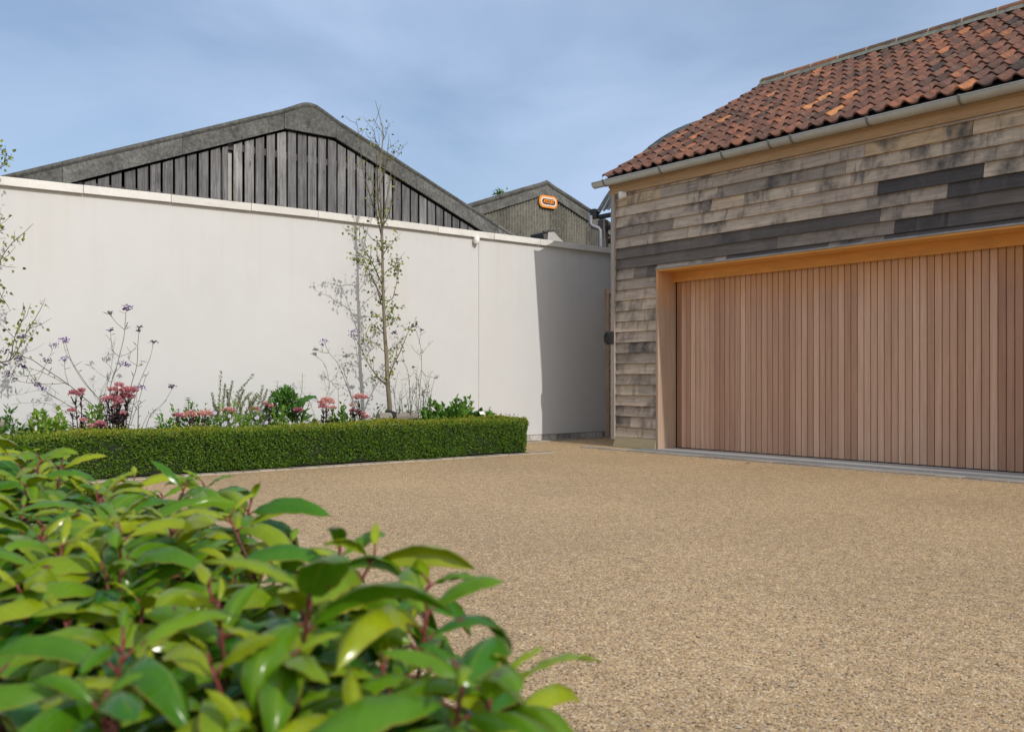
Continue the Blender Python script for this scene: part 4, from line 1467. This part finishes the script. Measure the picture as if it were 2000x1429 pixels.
verbena('tall upright verbena with bare forked stems behind the tallest pink sedum', .80,
        [([(205, 838), (214, 775), (217.5, 746), (225, 726), (233, 695), (242, 658), (244.7, 625), (247, 601)], .005), ([(233, 697), (220, 684), (217, 664), (216, 645)], .0032), ([(242, 643), (228, 631), (218, 618), (215, 613)], .003),
         ([(242, 644), (250, 641), (254, 637)], .0025), ([(233, 697), (255, 688), (268, 677)], .0026), ([(222, 730), (235, 716), (240, 711)], .0026), ([(245, 838), (254, 762), (267, 715), (269, 676), (272, 640)], .0045), ([(267, 713), (255, 706), (249, 697)], .0026),
         ([(267, 715), (277, 713), (280, 710)], .0024), ([(250, 838), (264, 775), (277, 736), (292.5, 700), (300, 669)], .0042), ([(255, 830), (272, 780), (283, 740), (288, 730)], .003), ([(222, 728), (212, 712), (199, 703)], .0028), ([(190, 800), (200, 765), (215, 738)], .003), ([(193, 780), (200, 758), (210, 742), (216, 736)], .0026),
         ([(269, 845), (270, 815), (270.5, 793), (277, 785)], .006), ([(283.5, 840), (295, 808.5), (318.5, 788), (339, 754)], .0035), ([(275, 840), (288, 812), (302, 805)], .003), ([(262, 790), (270, 783), (278, 787)], .0026)],
        [(248, 599, 7, .7), (243, 604, 4, .3), (251, 604, 4, .3), (240, 710, 8, .7), (249, 713, 6, .7), (273, 756.5, 9, .8), (215, 612, 5, .1), (272, 639, 5, .1), (271, 646, 4, .1), (300, 668, 5, .1), (339, 754, 5, .1), (334, 756, 3, .2), (216, 645, 4, .2)],
        (235, 850))
verbena('thin verbena stems with few purple heads left of the tall birch', .85,
        [([(705, 836), (687.6, 781), (668, 728), (657, 705.6), (643, 689), (633, 668)], .004), ([(636, 840), (637, 781), (643, 750), (634, 711), (613, 692)], .0035), ([(643, 689), (628, 688), (616, 683)], .0026), ([(634, 735), (650, 748), (668, 752), (692, 752)], .003),
         ([(707, 812), (701.6, 728), (697, 690), (690, 650)], .004), ([(660, 830), (661, 760), (656, 740)], .003), ([(640, 780), (648, 765), (660, 752)], .0026), ([(700, 760), (712, 765), (722, 772)], .0026), ([(630, 725), (640, 742)], .0025)],
        [(690, 648, 8, .9), (688, 656, 6, .6), (633, 666, 6, .7), (629, 674, 4, .5), (616, 683, 4, .2), (613, 692, 4, .2), (676, 697, 4, .05), (770, 650, 6, .4)],
        (675, 850))
verbena('tangle of fine branching verbena stems and narrow leaves right of the birch', .85,
        [([(815, 835), (819, 767), (823, 728), (822, 680), (811, 641)], .004), ([(822, 695), (810, 685), (802, 672)], .0028), ([(824, 690), (832, 680), (843, 668)], .0028), ([(818, 672), (822, 650), (824, 645)], .0026),
         ([(803, 838), (802, 798), (797, 728), (783, 700)], .004), ([(824, 838), (830, 792), (840, 733), (846, 727)], .0035), ([(840, 735), (848, 738), (856, 739)], .0025), ([(838, 760), (836, 742), (838, 730)], .0025), ([(812, 830), (813, 760), (815, 715)], .0035), ([(780, 830), (772, 790), (768, 755)], .003),
         ([(790, 830), (785, 790), (778, 765)], .003), ([(783, 742), (800, 736), (808, 728)], .0025)],
        [(810, 638, 6, .4), (813, 634, 4, .2), (823, 645, 4, .3), (808, 717, 4, .1), (769, 651, 6, .3)],
        (810, 850), 26, (775, 845, 715, 800))

# --- pink sedums
def sedum(label, d, heads, base_uv, leafy, spread=.10):
    b_ = on_a(base_uv[0], base_uv[1], A_at(d))
    base = (A_at(d), b_[1], 0.03)
    th_ = thing('sedum_plant', label, 'flowers', base, 'pink flowering sedums')
    mb = MB()
    for (u, v, w, tn, hh) in heads:
        fb = MB()
        c = np.array(on_a(u, v, A_at(d + random.uniform(-.05, .05)))) - np.array(base)
        r = w * .5 * (11.2 - d) / 1810 * 1.0
        foot = np.array([random.uniform(-.03, .03), (c[1]) * .35 + random.uniform(-.02, .02), 0])
        Q = smooth_line(np.array([foot, foot * .4 + c * .6 + np.array([0, 0, -.02]), c - np.array([0, 0, r * .5])]))
        mb.tube(Q, np.linspace(.007, .0045, len(Q)), 6, (random.random(), 0, 0, 0))
        for k in range(6):
            q = random.random() * 6.28
            e = c + np.array([math.cos(q) * r * .7, math.sin(q) * r * .7, -r * .12])
            mb.tube([Q[-2], e], [.0035, .0022], 4, (random.random(), 0, 0, 0))
        n = int(300 * (r / .09) ** 1.3) + 50
        rad_ = np.sqrt(rng.random(n)) * r
        ph = rng.random(n) * 6.283
        # heads made of small domed clusters
        nc = max(4, int(n / 16))
        cr_ = np.sqrt(rng.random(nc)) * r * .8
        cp_ = rng.random(nc) * 6.283
        ci = rng.integers(0, nc, n)
        ctr = np.stack([cr_ * np.cos(cp_), cr_ * np.sin(cp_), hh * r * .45 * (1 - (cr_ / r) ** 2)], 1)
        pos = c + ctr[ci] + rng.normal(0, 1, (n, 3)) * np.array([r * .18, r * .18, r * .13])
        dr = (pos - c) / r + np.array([0, 0, .9]) + rng.normal(0, .5, (n, 3))
        fb.leaves(pos, dr, rng.normal(0, 1, (n, 3)), rng.uniform(.017, .026, n), rng.uniform(.015, .023, n), .2, tint=np.stack([np.clip(rng.normal(tn, .15, n), 0, 1), np.zeros(n), np.zeros(n), np.zeros(n)], 1))
        fb.build('flower_head', M['sedum_flower'], th_)
        for k in range(int(leafy * (10 + c[2] * 34))):
            f = random.uniform(.15, .92) * (len(Q) - 1)
            i = min(int(f), len(Q) - 2)
            dr = np.array([[random.gauss(0, 1), random.gauss(0, 1), random.uniform(-.5, 1.3)]])
            mb.leaves(Q[i:i + 1], dr, np.array([[0, 0, 1.]]), random.uniform(.05, .085), random.uniform(.022, .035), .2, tint=np.array([[random.random(), 0, 0, 0]]))
    mb.build('stems', M['sedum_leaf'], th_)

sedum('dark stemmed pink sedum with small heads, left of the tallest clump', 1.02, [(147, 772, 23, .35, 1), (158, 765, 13, .35, 1), (141, 804, 12, .5, 1), (163, 822, 12, .6, .6)], (160, 845), 1.0)
sedum('largest pink sedum clump with black stems and many heads over the hedge', 1.02,
      [(230, 755, 16, .55, 1.4), (223, 763, 18, .6, .8), (250, 768, 32, .4, 1), (246, 778, 23, .4, 1), (219, 785, 37, .38, .9), (228, 796, 12, .45, .8), (238, 814, 18, .45, .8), (240, 808, 12, .6, .6), (212, 780, 14, .4, .8), (233, 788, 14, .4, .8)], (228, 848), 1.5)
sedum('flat pink sedum heads low over hedge, below the largest clump', 1.14, [(187, 834, 22, .55, .8), (196, 829, 16, .5, 1), (203, 833, 14, .45, .8)], (193, 850), .5)
sedum('buff pink sedum trio beneath the leafy spike plant', 1.05, [(345, 813, 14, .35, .8), (370, 814, 25, .9, 1), (377, 808, 12, .6, 1), (399, 811, 28, .8, .8)], (374, 846), .6)
sedum('single pink sedum head amid pale violet flowers', 1.0, [(445, 804, 21, .7, .8)], (446, 846), .5)
sedum('single pink sedum head before the grey green wormwood', 1.0, [(498, 802, 18, .45, 1)], (499, 846), .5)
sedum('two small pink sedum heads left of the big green plant', 1.02, [(519.5, 790, 9, .5, 1), (527, 795.5, 14, .5, 1)], (524, 846), .4)
sedum('dull red sedum head shaded before the big green plant', 1.04, [(582, 803, 19, .15, .8)], (582, 846), .8)
sedum('tall domed pink sedum with dark foliage right of big green plant', 1.02, [(638, 792, 33, .75, 1.6), (632, 797, 18, .7, 1), (650, 798, 12, .9, 1)], (634, 846), 1.6)
sedum('stacked pink sedum heads leaning right beside the log rail', 1.02, [(703, 780, 31, .7, 1.1), (690, 793, 11, .98, 1), (691, 805, 17, .65, 1), (706, 810, 18, .65, .7), (714, 816, 18, .65, .7)], (702, 846), .9)

# --- leafy clumps
def clump(name, label, cat, d, u0, u1, v_top, v_bot, N, L, W_, tone_, mat='bed_green', depth=.22, stems=0, group=None, flowers=None, updir=.5, dome=.6):
    N = int(N * 2.2)
    p0, p1 = on_a(u0, v_bot, A_at(d)), on_a(u1, v_bot, A_at(d))
    zt = on_a((u0 + u1) / 2, v_top, A_at(d))[2]
    base = (A_at(d), (p0[1] + p1[1]) / 2, 0.03)
    th_ = thing(name, label, cat, base, group)
    hw = abs(p1[1] - p0[1]) / 2
    ht = zt - .03
    mb = MB()
    # dome shell and inside
    q = rng.normal(0, 1, (N, 3))
    q /= np.linalg.norm(q, axis=1)[:, None]
    q[:, 2] = np.abs(q[:, 2])
    rr = rng.random(N) ** .35
    lump = 1 + .16 * np.sin(q[:, 1] * 7 + q[:, 0] * 5 + hw * 40) + .10 * np.sin(q[:, 1] * 15 + 2)
    pos = q * rr[:, None] * np.array([depth, hw, 0]) * 1.0
    pos[:, 2] = ht * np.power(np.abs(q[:, 2]), dome) * rr * lump
    dr = q * np.array([1, 1, .4]) + rng.normal(0, .45, (N, 3)) + np.array([0, 0, updir])
    Ls = rng.uniform(.75, 1.45, N) * L
    t = np.zeros((N, 4))
    t[:, 0] = np.clip(rng.normal(tone_, .16, N), 0, 1)
    mb.leaves(pos, dr, np.array([[0, 0, 1.]]) + rng.normal(0, .5, (N, 3)), Ls, Ls * W_, .22, t)
    mb.build('foliage', M[mat], th_)
    if flowers:
        for (u, v) in flowers:
            fb = MB()
            c = np.array(on_a(u, v, A_at(d + depth * .9))) - np.array(base)
            n = 6
            an = np.arange(n) * 6.283 / n + random.random()
            dr = np.stack([np.full(n, .35), np.cos(an), np.sin(an)], 1)
            fb.leaves(np.tile(c, (n, 1)), dr, np.tile(np.array([[1., 0, 0.01]]), (n, 1)), .022, .02, .05, np.stack([rng.random(n) * .5, np.zeros(n), np.zeros(n), np.zeros(n)], 1))
            fb.sphere(c + np.array([.006, 0, 0]), .006, 6, 4, (1, 0, 0, 0))
            fb.build('flower', M['pale_flower'], th_)
    return th_

clump('leafy_plant', 'dark green whorled leafy plant at far left over the hedge', 'plant', .9, -25, 55, 810, 870, 320, .055, .42, .33)
clump('leafy_plant', 'bright yellow green leafy clump between left birch and first sedum', 'plant', 1.0, 35, 142, 815, 870, 650, .055, .6, .80)
clump('leafy_plant', 'small bright green leafy clump tucked left of the largest sedum', 'plant', .85, 160, 212, 800, 870, 300, .06, .5, .66)
clump('leafy_plant', 'low green mound at the foot of the buff sedum trio', 'plant', 1.0, 300, 362, 813, 870, 420, .04, .5, .5)
clump('leafy_plant', 'mid green cut leaved mound behind the buff sedum heads', 'plant', .85, 338, 425, 800, 870, 560, .045, .5, .42)
clump('cranesbill_plant', 'olive green mound dotted with pale violet flowers', 'plant', 1.0, 392, 532, 806, 870, 1200, .032, .6, .74, flowers=[(420, 806), (438, 828), (436, 829), (448, 812), (451, 822), (440, 826), (500, 816), (503, 815), (520, 825), (463, 829)], depth=.2)
clump('leafy_plant', 'bright green low clump at foot of the big green plant', 'plant', 1.05, 522, 568, 810, 870, 320, .045, .55, .72, depth=.16)
clump('leafy_plant', 'green leafy clump between domed sedum and stacked sedum', 'plant', .85, 640, 695, 800, 870, 420, .05, .6, .50)
clump('leafy_plant', 'small green leaves peeping behind the log rail', 'plant', .45, 728, 762, 801, 870, 160, .05, .55, .45)
clump('leafy_plant', 'small leafy tuft right of the birch trunk above log', 'plant', .5, 770, 800, 803, 870, 150, .045, .55, .55)
clump('cranesbill_plant', 'broad fresh green cranesbill mound at the hedge corner, without flowers', 'plant', .85, 806, 962, 792, 865, 1300, .06, .62, .45, depth=.3, dome=.45)

# wormwood: grey green plumes
def plumes():
    d = .72
    b_ = on_a(460, 850, A_at(d))
    base = (A_at(d), b_[1], 0.03)
    th_ = thing('wormwood_plant', 'feathery grey green wormwood with tall pale plumes', 'plant', base)
    mb, lb = MB(), MB()
    tips = [((424, 830), (428, 790), (432, 728)), ((422, 830), (420, 800), (414, 770)), ((436, 830), (436, 790), (440, 752)), ((444, 830), (448, 780), (454, 746)), ((450, 830), (462, 775), (493, 734)), ((455, 830), (466, 790), (476, 762)),
            ((448, 830), (446, 790), (443, 762)), ((462, 830), (474, 790), (490, 768)), ((470, 830), (484, 800), (500, 770)), ((478, 830), (492, 795), (504, 772)), ((490, 830), (505, 790), (513, 756)), ((500, 830), (512, 790), (522, 762)), ((486, 830), (490, 800), (484, 775)), ((430, 830), (424, 805), (418, 790)), ((505, 830), (517, 800), (528, 775)), ((468, 830), (470, 800), (466, 776))]
    for tpl in tips:
        Q = smooth_line(pxline(tpl, d, random.uniform(-.08, .08)), 8) - np.array(base)
        mb.tube(Q, np.linspace(.004, .0015, len(Q)), 4)
        for i in range(2, len(Q)):
            n = 12
            pos = np.tile(Q[i], (n, 1)) + rng.normal(0, .006, (n, 3))
            dr = rng.normal(0, .6, (n, 3)) + np.array([0, 0, .8])
            f = 1 - i / len(Q) * .6
            lb.leaves(pos, dr, rng.normal(0, 1, (n, 3)), rng.uniform(.03, .062, n) * f, .0105, .1)
    mb.build('stems', M['silver'], th_)
    lb.build('foliage', M['silver'], th_)
plumes()

# large green plant with arching leaf and spires
def big_green():
    d = .78
    b_ = on_a(562, 850, A_at(d))
    base = (A_at(d), b_[1], 0.03)
    th_ = thing('border_perennial', 'big glossy green plant with arching leaf, tallest leafy mass in border', 'plant', base)
    mb = MB()
    N = 620
    u = rng.normal(560, 21, N)
    v = 832 - rng.random(N) ** .75 * 70 * np.clip(1 - ((u - 556) / 52) ** 2, .15, 1)
    pos = np.array([on_a(uu, vv, A_at(d + random.uniform(-.2, .2))) for uu, vv in zip(u, v)]) - np.array(base)
    dr = pos * np.array([1, 2.2, .3]) + rng.normal(0, .45, (N, 3)) + np.array([0, 0, .35])
    L = rng.uniform(.05, .11, N)
    t = np.zeros((N, 4)); t[:, 0] = np.clip(rng.normal(.36, .17, N), 0, 1)
    mb.leaves(pos, dr, np.array([[0, 0, 1.]]) + rng.normal(0, .35, (N, 3)), L, L * .42, .25, t)
    mb.build('foliage', M['bed_green'], th_)
    # the big arching leaf
    mb = MB()
    Q = smooth_line(pxline([(566, 822), (578, 800), (592, 786), (604, 779), (618, 777)], d + .18), 5) - np.array(base)
    n = len(Q)
    w = .085 * np.sin(np.linspace(.15, .97, n) * math.pi) + .006
    V, Fq = [], []
    for i in range(n):
        wv = 1 + .25 * math.sin(i * 2.1)
        for c, h in ((-1, .02), (-.5, .008), (0, 0), (.5, .008), (1, .02)):
            V.append(Q[i] + np.array([c * w[i] * wv * .75, -.15 * c * w[i], h - .35 * c * w[i] * wv]))
    for i in range(n - 1):
        for j in range(4):
            Fq.append((i * 5 + j, i * 5 + j + 1, i * 5 + j + 6, i * 5 + j + 5))
    mb.add(V, Fq, (.22, 0, 0, 0))
    mb.build('arching_leaf', M['bed_green'], th_, smooth=True)
    mb = MB()
    for tpl, col in ((((580, 800), (589, 765), (591, 728)), .75), (((548, 800), (543, 770), (541, 742)), .3), (((556, 800), (555, 775), (553, 750)), .4), (((566, 800), (566, 780), (563, 756)), .5), (((600, 800), (604, 785), (606, 766)), .4)):
        Q = smooth_line(pxline(tpl, d), 6) - np.array(base)
        mb.tube(Q, np.linspace(.005, .002, len(Q)), 5, (col, 0, 0, 0))
        for i in range(3, len(Q), 2):
            s_ = .045 * (1 - .55 * i / len(Q)) + .02
            an = i * 1.3
            for k in (0, math.pi):
                dr = np.array([[math.sin(an + k) * .4, math.cos(k) * 1.0, .35]])
                mb.leaves(Q[i:i + 1], dr, np.array([[0, 0, 1.]]), s_ * 1.25, s_ * .3, .15, np.array([[col, 0, 0, 0]]))
    mb.build('flower_spires', M['bed_green'], th_)
big_green()

def spike_plant(label, tpl, d, sc):
    b_ = on_a(tpl[0][0], 850, A_at(d))
    base = (A_at(d), b_[1], 0.03)
    th_ = thing('phlox_plant', label, 'plant', base, 'upright plants with leaf pairs')
    mb, lb = MB(), MB()
    Q = smooth_line(pxline(tpl, d), 6) - np.array(base)
    mb.tube(Q, np.linspace(.006, .003, len(Q)), 5)
    mb.build('stem', M['verbena_stem'], th_)
    for i in range(1, len(Q)):
        f = 1 - .45 * i / len(Q)
        for k in range(5):
            an = i * 1.57 + k * 1.257
            dr = np.array([[math.cos(an), math.sin(an), .12 if i < len(Q) - 2 else .5]])
            lb.leaves(Q[i:i + 1], dr, np.array([[0, 0, 1.]]), sc * f * random.uniform(.8, 1.1), sc * f * .32, .15, np.array([[random.uniform(.2, .5), 0, 0, 0]]))
    lb.build('foliage', M['bed_green'], th_)
spike_plant('upright leafy spike plant standing above the buff sedum trio', ((372, 840), (369, 805), (367, 779)), .82, .085)
spike_plant('shorter leafy spike left of the taller leafy spike plant', ((350, 840), (349, 815), (348, 800)), .85, .06)

# white plant tag
tp = on_a(942, 806, A_at(1.15))
ptag = thing('plant_label', 'small white plant tag on a stake at the right of the border', 'plant label', (A_at(1.15), tp[1], 0.03))
mb = MB()
mb.box(-.004, .004, .03, .042, 0, tp[2] - .03)
mb.build('stake', M['white_plastic'], ptag)
mb = MB()
mb.hexa([(-.004, -.035, tp[2] - .045), (.004, -.035, tp[2] - .049), (.004, .045, tp[2] - .049), (-.004, .045, tp[2] - .045), (-.03, -.035, tp[2] - .012), (-.022, -.035, tp[2] - .016), (-.022, .045, tp[2] - .016), (-.03, .045, tp[2] - .012)])
mb.build('tag', M['white_plastic'], ptag)

# a stray leaf blown onto the drive
fl = on_b(1455, 906, -.75)
fa, fb_ = at_y(1455, 906, 1629 / 163)[:2]
leaf_t = thing('fallen_leaf', 'single small brown leaf lying on the gravel before the garage door', 'leaf', (fa, fb_, .002))
mb = MB()
for k in range(2):
    mb.leaves(np.array([[.0, .0, .006]]), np.array([[1., .5 - k * .25, .12]]), np.array([[0, .2, 1.]]), .075, .038, .22, np.array([[.3, 0, 0, 0]]), at=.5)
mb.build('blade', M['oak_base'], leaf_t)

# ------------------------------------------------------------------ laurel in the foreground
def laurel():
    base_xy = (-1.0, 1.6)
    th_ = bpy.data.objects.new('laurel_hedge', None)
    COL.objects.link(th_)
    th_.location = (base_xy[0], base_xy[1], 0)
    tag(th_, 'glossy broad leaved laurel with red stems filling the near left foreground', 'hedge')
    off = np.array([base_xy[0], base_xy[1], 0])
    lb, sb = MB(), MB()
    NS, CR = 11, np.array([-1, -.55, 0, .55, 1.0])
    def leaf(p, az, e0, L, Wm, kap, roll, tn, fold):
        s = np.linspace(0, 1, NS)
        el = e0 - kap * s ** 1.15
        ds = L / (NS - 1)
        hd = np.array([math.cos(az), math.sin(az), 0])
        up = np.array([0, 0, 1.])
        sd = np.array([-math.sin(az), math.cos(az), 0])
        T = np.cos(el)[:, None] * hd + np.sin(el)[:, None] * up
        Nn = -np.sin(el)[:, None] * hd + np.cos(el)[:, None] * up
        C = np.concatenate([[np.zeros(3)], np.cumsum((T[:-1] + T[1:]) * .5 * ds, axis=0)]) + p
        S = math.cos(roll) * sd[None, :] + math.sin(roll) * Nn
        N2 = math.cos(roll) * Nn - math.sin(roll) * sd[None, :]
        w = Wm * np.power(np.clip(s, 0, 1), .62) * np.power(1 - s, .72) * 1.62 * .5
        w[0] = .0022
        w[-1] = .0003
        rip = 1 + .05 * np.sin(s * 19 + az * 7)
        V, tt = [], []
        for i in range(NS):
            for c in CR:
                hgt_ = -fold * abs(c) * w[i] - .30 * w[i] * c * c
                V.append(C[i] + S[i] * c * w[i] * rip[i] * (1 - .35 * fold) + N2[i] * (hgt_ + .0012 * math.sin(i * 2.4 + c * 3 + az)))
                tt.append((tn, abs(c), s[i], 0))
        i = np.arange(NS - 1)[:, None] * 5
        j = np.arange(4)[None, :]
        fq = np.stack([i + j, i + j + 1, i + j + 6, i + j + 5], -1).reshape(-1, 4)
        lb.add(np.array(V) - off, fq, np.array(tt))

    def shoot(tip, lean_az, lean, n, size, young, root, red=.95):
        tip = np.asarray(tip, float)
        ax = np.array([math.cos(lean_az) * math.sin(lean), math.sin(lean_az) * math.sin(lean), math.cos(lean)])
        h = .078 * size
        P = [tip - ax * (h * 2.4) + np.array([0, 0, -.05]), tip - ax * h * 1.4, tip - ax * h * .6, tip]
        Q = smooth_line(np.array([root] + P), 3)
        sb.tube(Q - off, np.linspace(.0036, .0020, len(Q)), 6, np.stack([np.repeat(np.linspace(.0, red, len(Q)), 6), *[np.zeros(len(Q) * 6)] * 3], 1))
        a0 = random.random() * 6.28
        for k in range(n):
            f = k / max(n - 1, 1)              # 0 at tip .. 1 low
            az = a0 + k * 2.4 + random.gauss(0, .2)
            p = tip - ax * h * (f * 1.25)
            e0 = math.radians((56 if k < 2 else 50 - 36 * f) + random.gauss(0, 11))
            L = size * (.042 + .108 * min(1, f * 3.6)) * random.uniform(.68, 1.12)
            kap = math.radians(random.uniform(75, 130)) * (.6 + .4 * min(1, f * 3))
            pet = .014 * size
            d3 = np.array([math.cos(az) * math.cos(e0), math.sin(az) * math.cos(e0), math.sin(e0)])
            q = p + d3 * pet
            sb.tube(np.array([p, q + d3 * .002]) - off, [.0019, .0014], 5, (red, 0, 0, 0))
            tn = min(max(young * (1 - .45 * f) + random.gauss(.04, .14), 0), 1)
            leaf(q, az, e0, L, L * random.uniform(.42, .52), kap, random.gauss(0, .38), tn, random.uniform(.15, .65))

    # outline of the shrub's right hand edge: x(y) and height z(y)
    ey = [.40, .70, .88, 1.2, 1.5, 1.8, 2.1, 2.4, 3.0]
    ex = [.18, .10, .06, -.09, -.31, -.55, -.82, -1.22, -1.9]
    ez = [.60, .605, .615, .632, .648, .665, .692, .718, .73]
    pts = []
    tries = 0
    while len(pts) < 210 and tries < 9000:
        tries += 1
        y = random.uniform(.30, 2.75)
        xr = np.interp(y, ey, ex)
        xl = -.60 * y - .14
        if xl > xr: continue
        x = random.uniform(xl, xr)
        if any((x - q[0]) ** 2 + (y - q[1]) ** 2 < .092 ** 2 for q in pts): continue
        pts.append((x, y))
    for x, y in pts:
        xr = np.interp(y, ey, ex)
        e = min((xr - x) / .22, 1.0)
        z = np.interp(y, ey, ez) - .05 * (1 - e) + random.gauss(0, .030) + .02 * math.sin(x * 17) * math.cos(y * 13)
        if y < .75: z = min(z, .64 - .02 * (.75 - y))
        root = np.array([x - .05 + random.gauss(0, .03), y + random.gauss(0, .04), max(.05, z - random.uniform(.4, .5))])
        shoot((x, y, z), random.uniform(-1.2, .8) if e < .6 else random.random() * 6.28, random.uniform(.05, .35) + .25 * (1 - e), random.randint(8, 11), random.uniform(.92, 1.18), random.uniform(.66, 1.15), root)
    for (u, v, Y, sz, n, la) in ((905, 1318, .80, 1.15, 12, 0), (835, 1190, .98, 1.05, 12, -.4), (665, 1070, 1.22, .98, 12, .3), (400, 950, 1.9, 1.05, 11, 0), (235, 1035, 1.35, 1.1, 12, 2), (960, 1345, .80, 1.1, 11, -.3), (120, 905, 2.2, 1.0, 11, 1), (560, 1290, .86, 1.1, 12, -1), (240, 1255, .90, 1.1, 12, 1)):
        p = np.array([(u - 1000) / F * Y, Y, .9 + (HZ - v) / F * Y])
        shoot(p, la, .15, n, sz, random.uniform(.7, .95), np.array([p[0] - .06, p[1] + .02, max(.05, p[2] - .42)]))
    # lower, older growth
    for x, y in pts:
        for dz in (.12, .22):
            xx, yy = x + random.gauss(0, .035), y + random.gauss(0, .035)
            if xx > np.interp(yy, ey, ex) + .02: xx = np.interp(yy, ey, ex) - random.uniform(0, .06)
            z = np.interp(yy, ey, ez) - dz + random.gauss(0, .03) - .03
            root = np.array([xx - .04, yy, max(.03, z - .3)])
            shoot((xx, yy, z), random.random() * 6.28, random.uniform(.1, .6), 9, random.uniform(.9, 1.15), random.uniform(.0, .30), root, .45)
    lb.build('foliage', M['laurel_leaf'], th_, smooth=True)
    sb.build('stems', M['laurel_stem'], th_, smooth=True)
laurel()
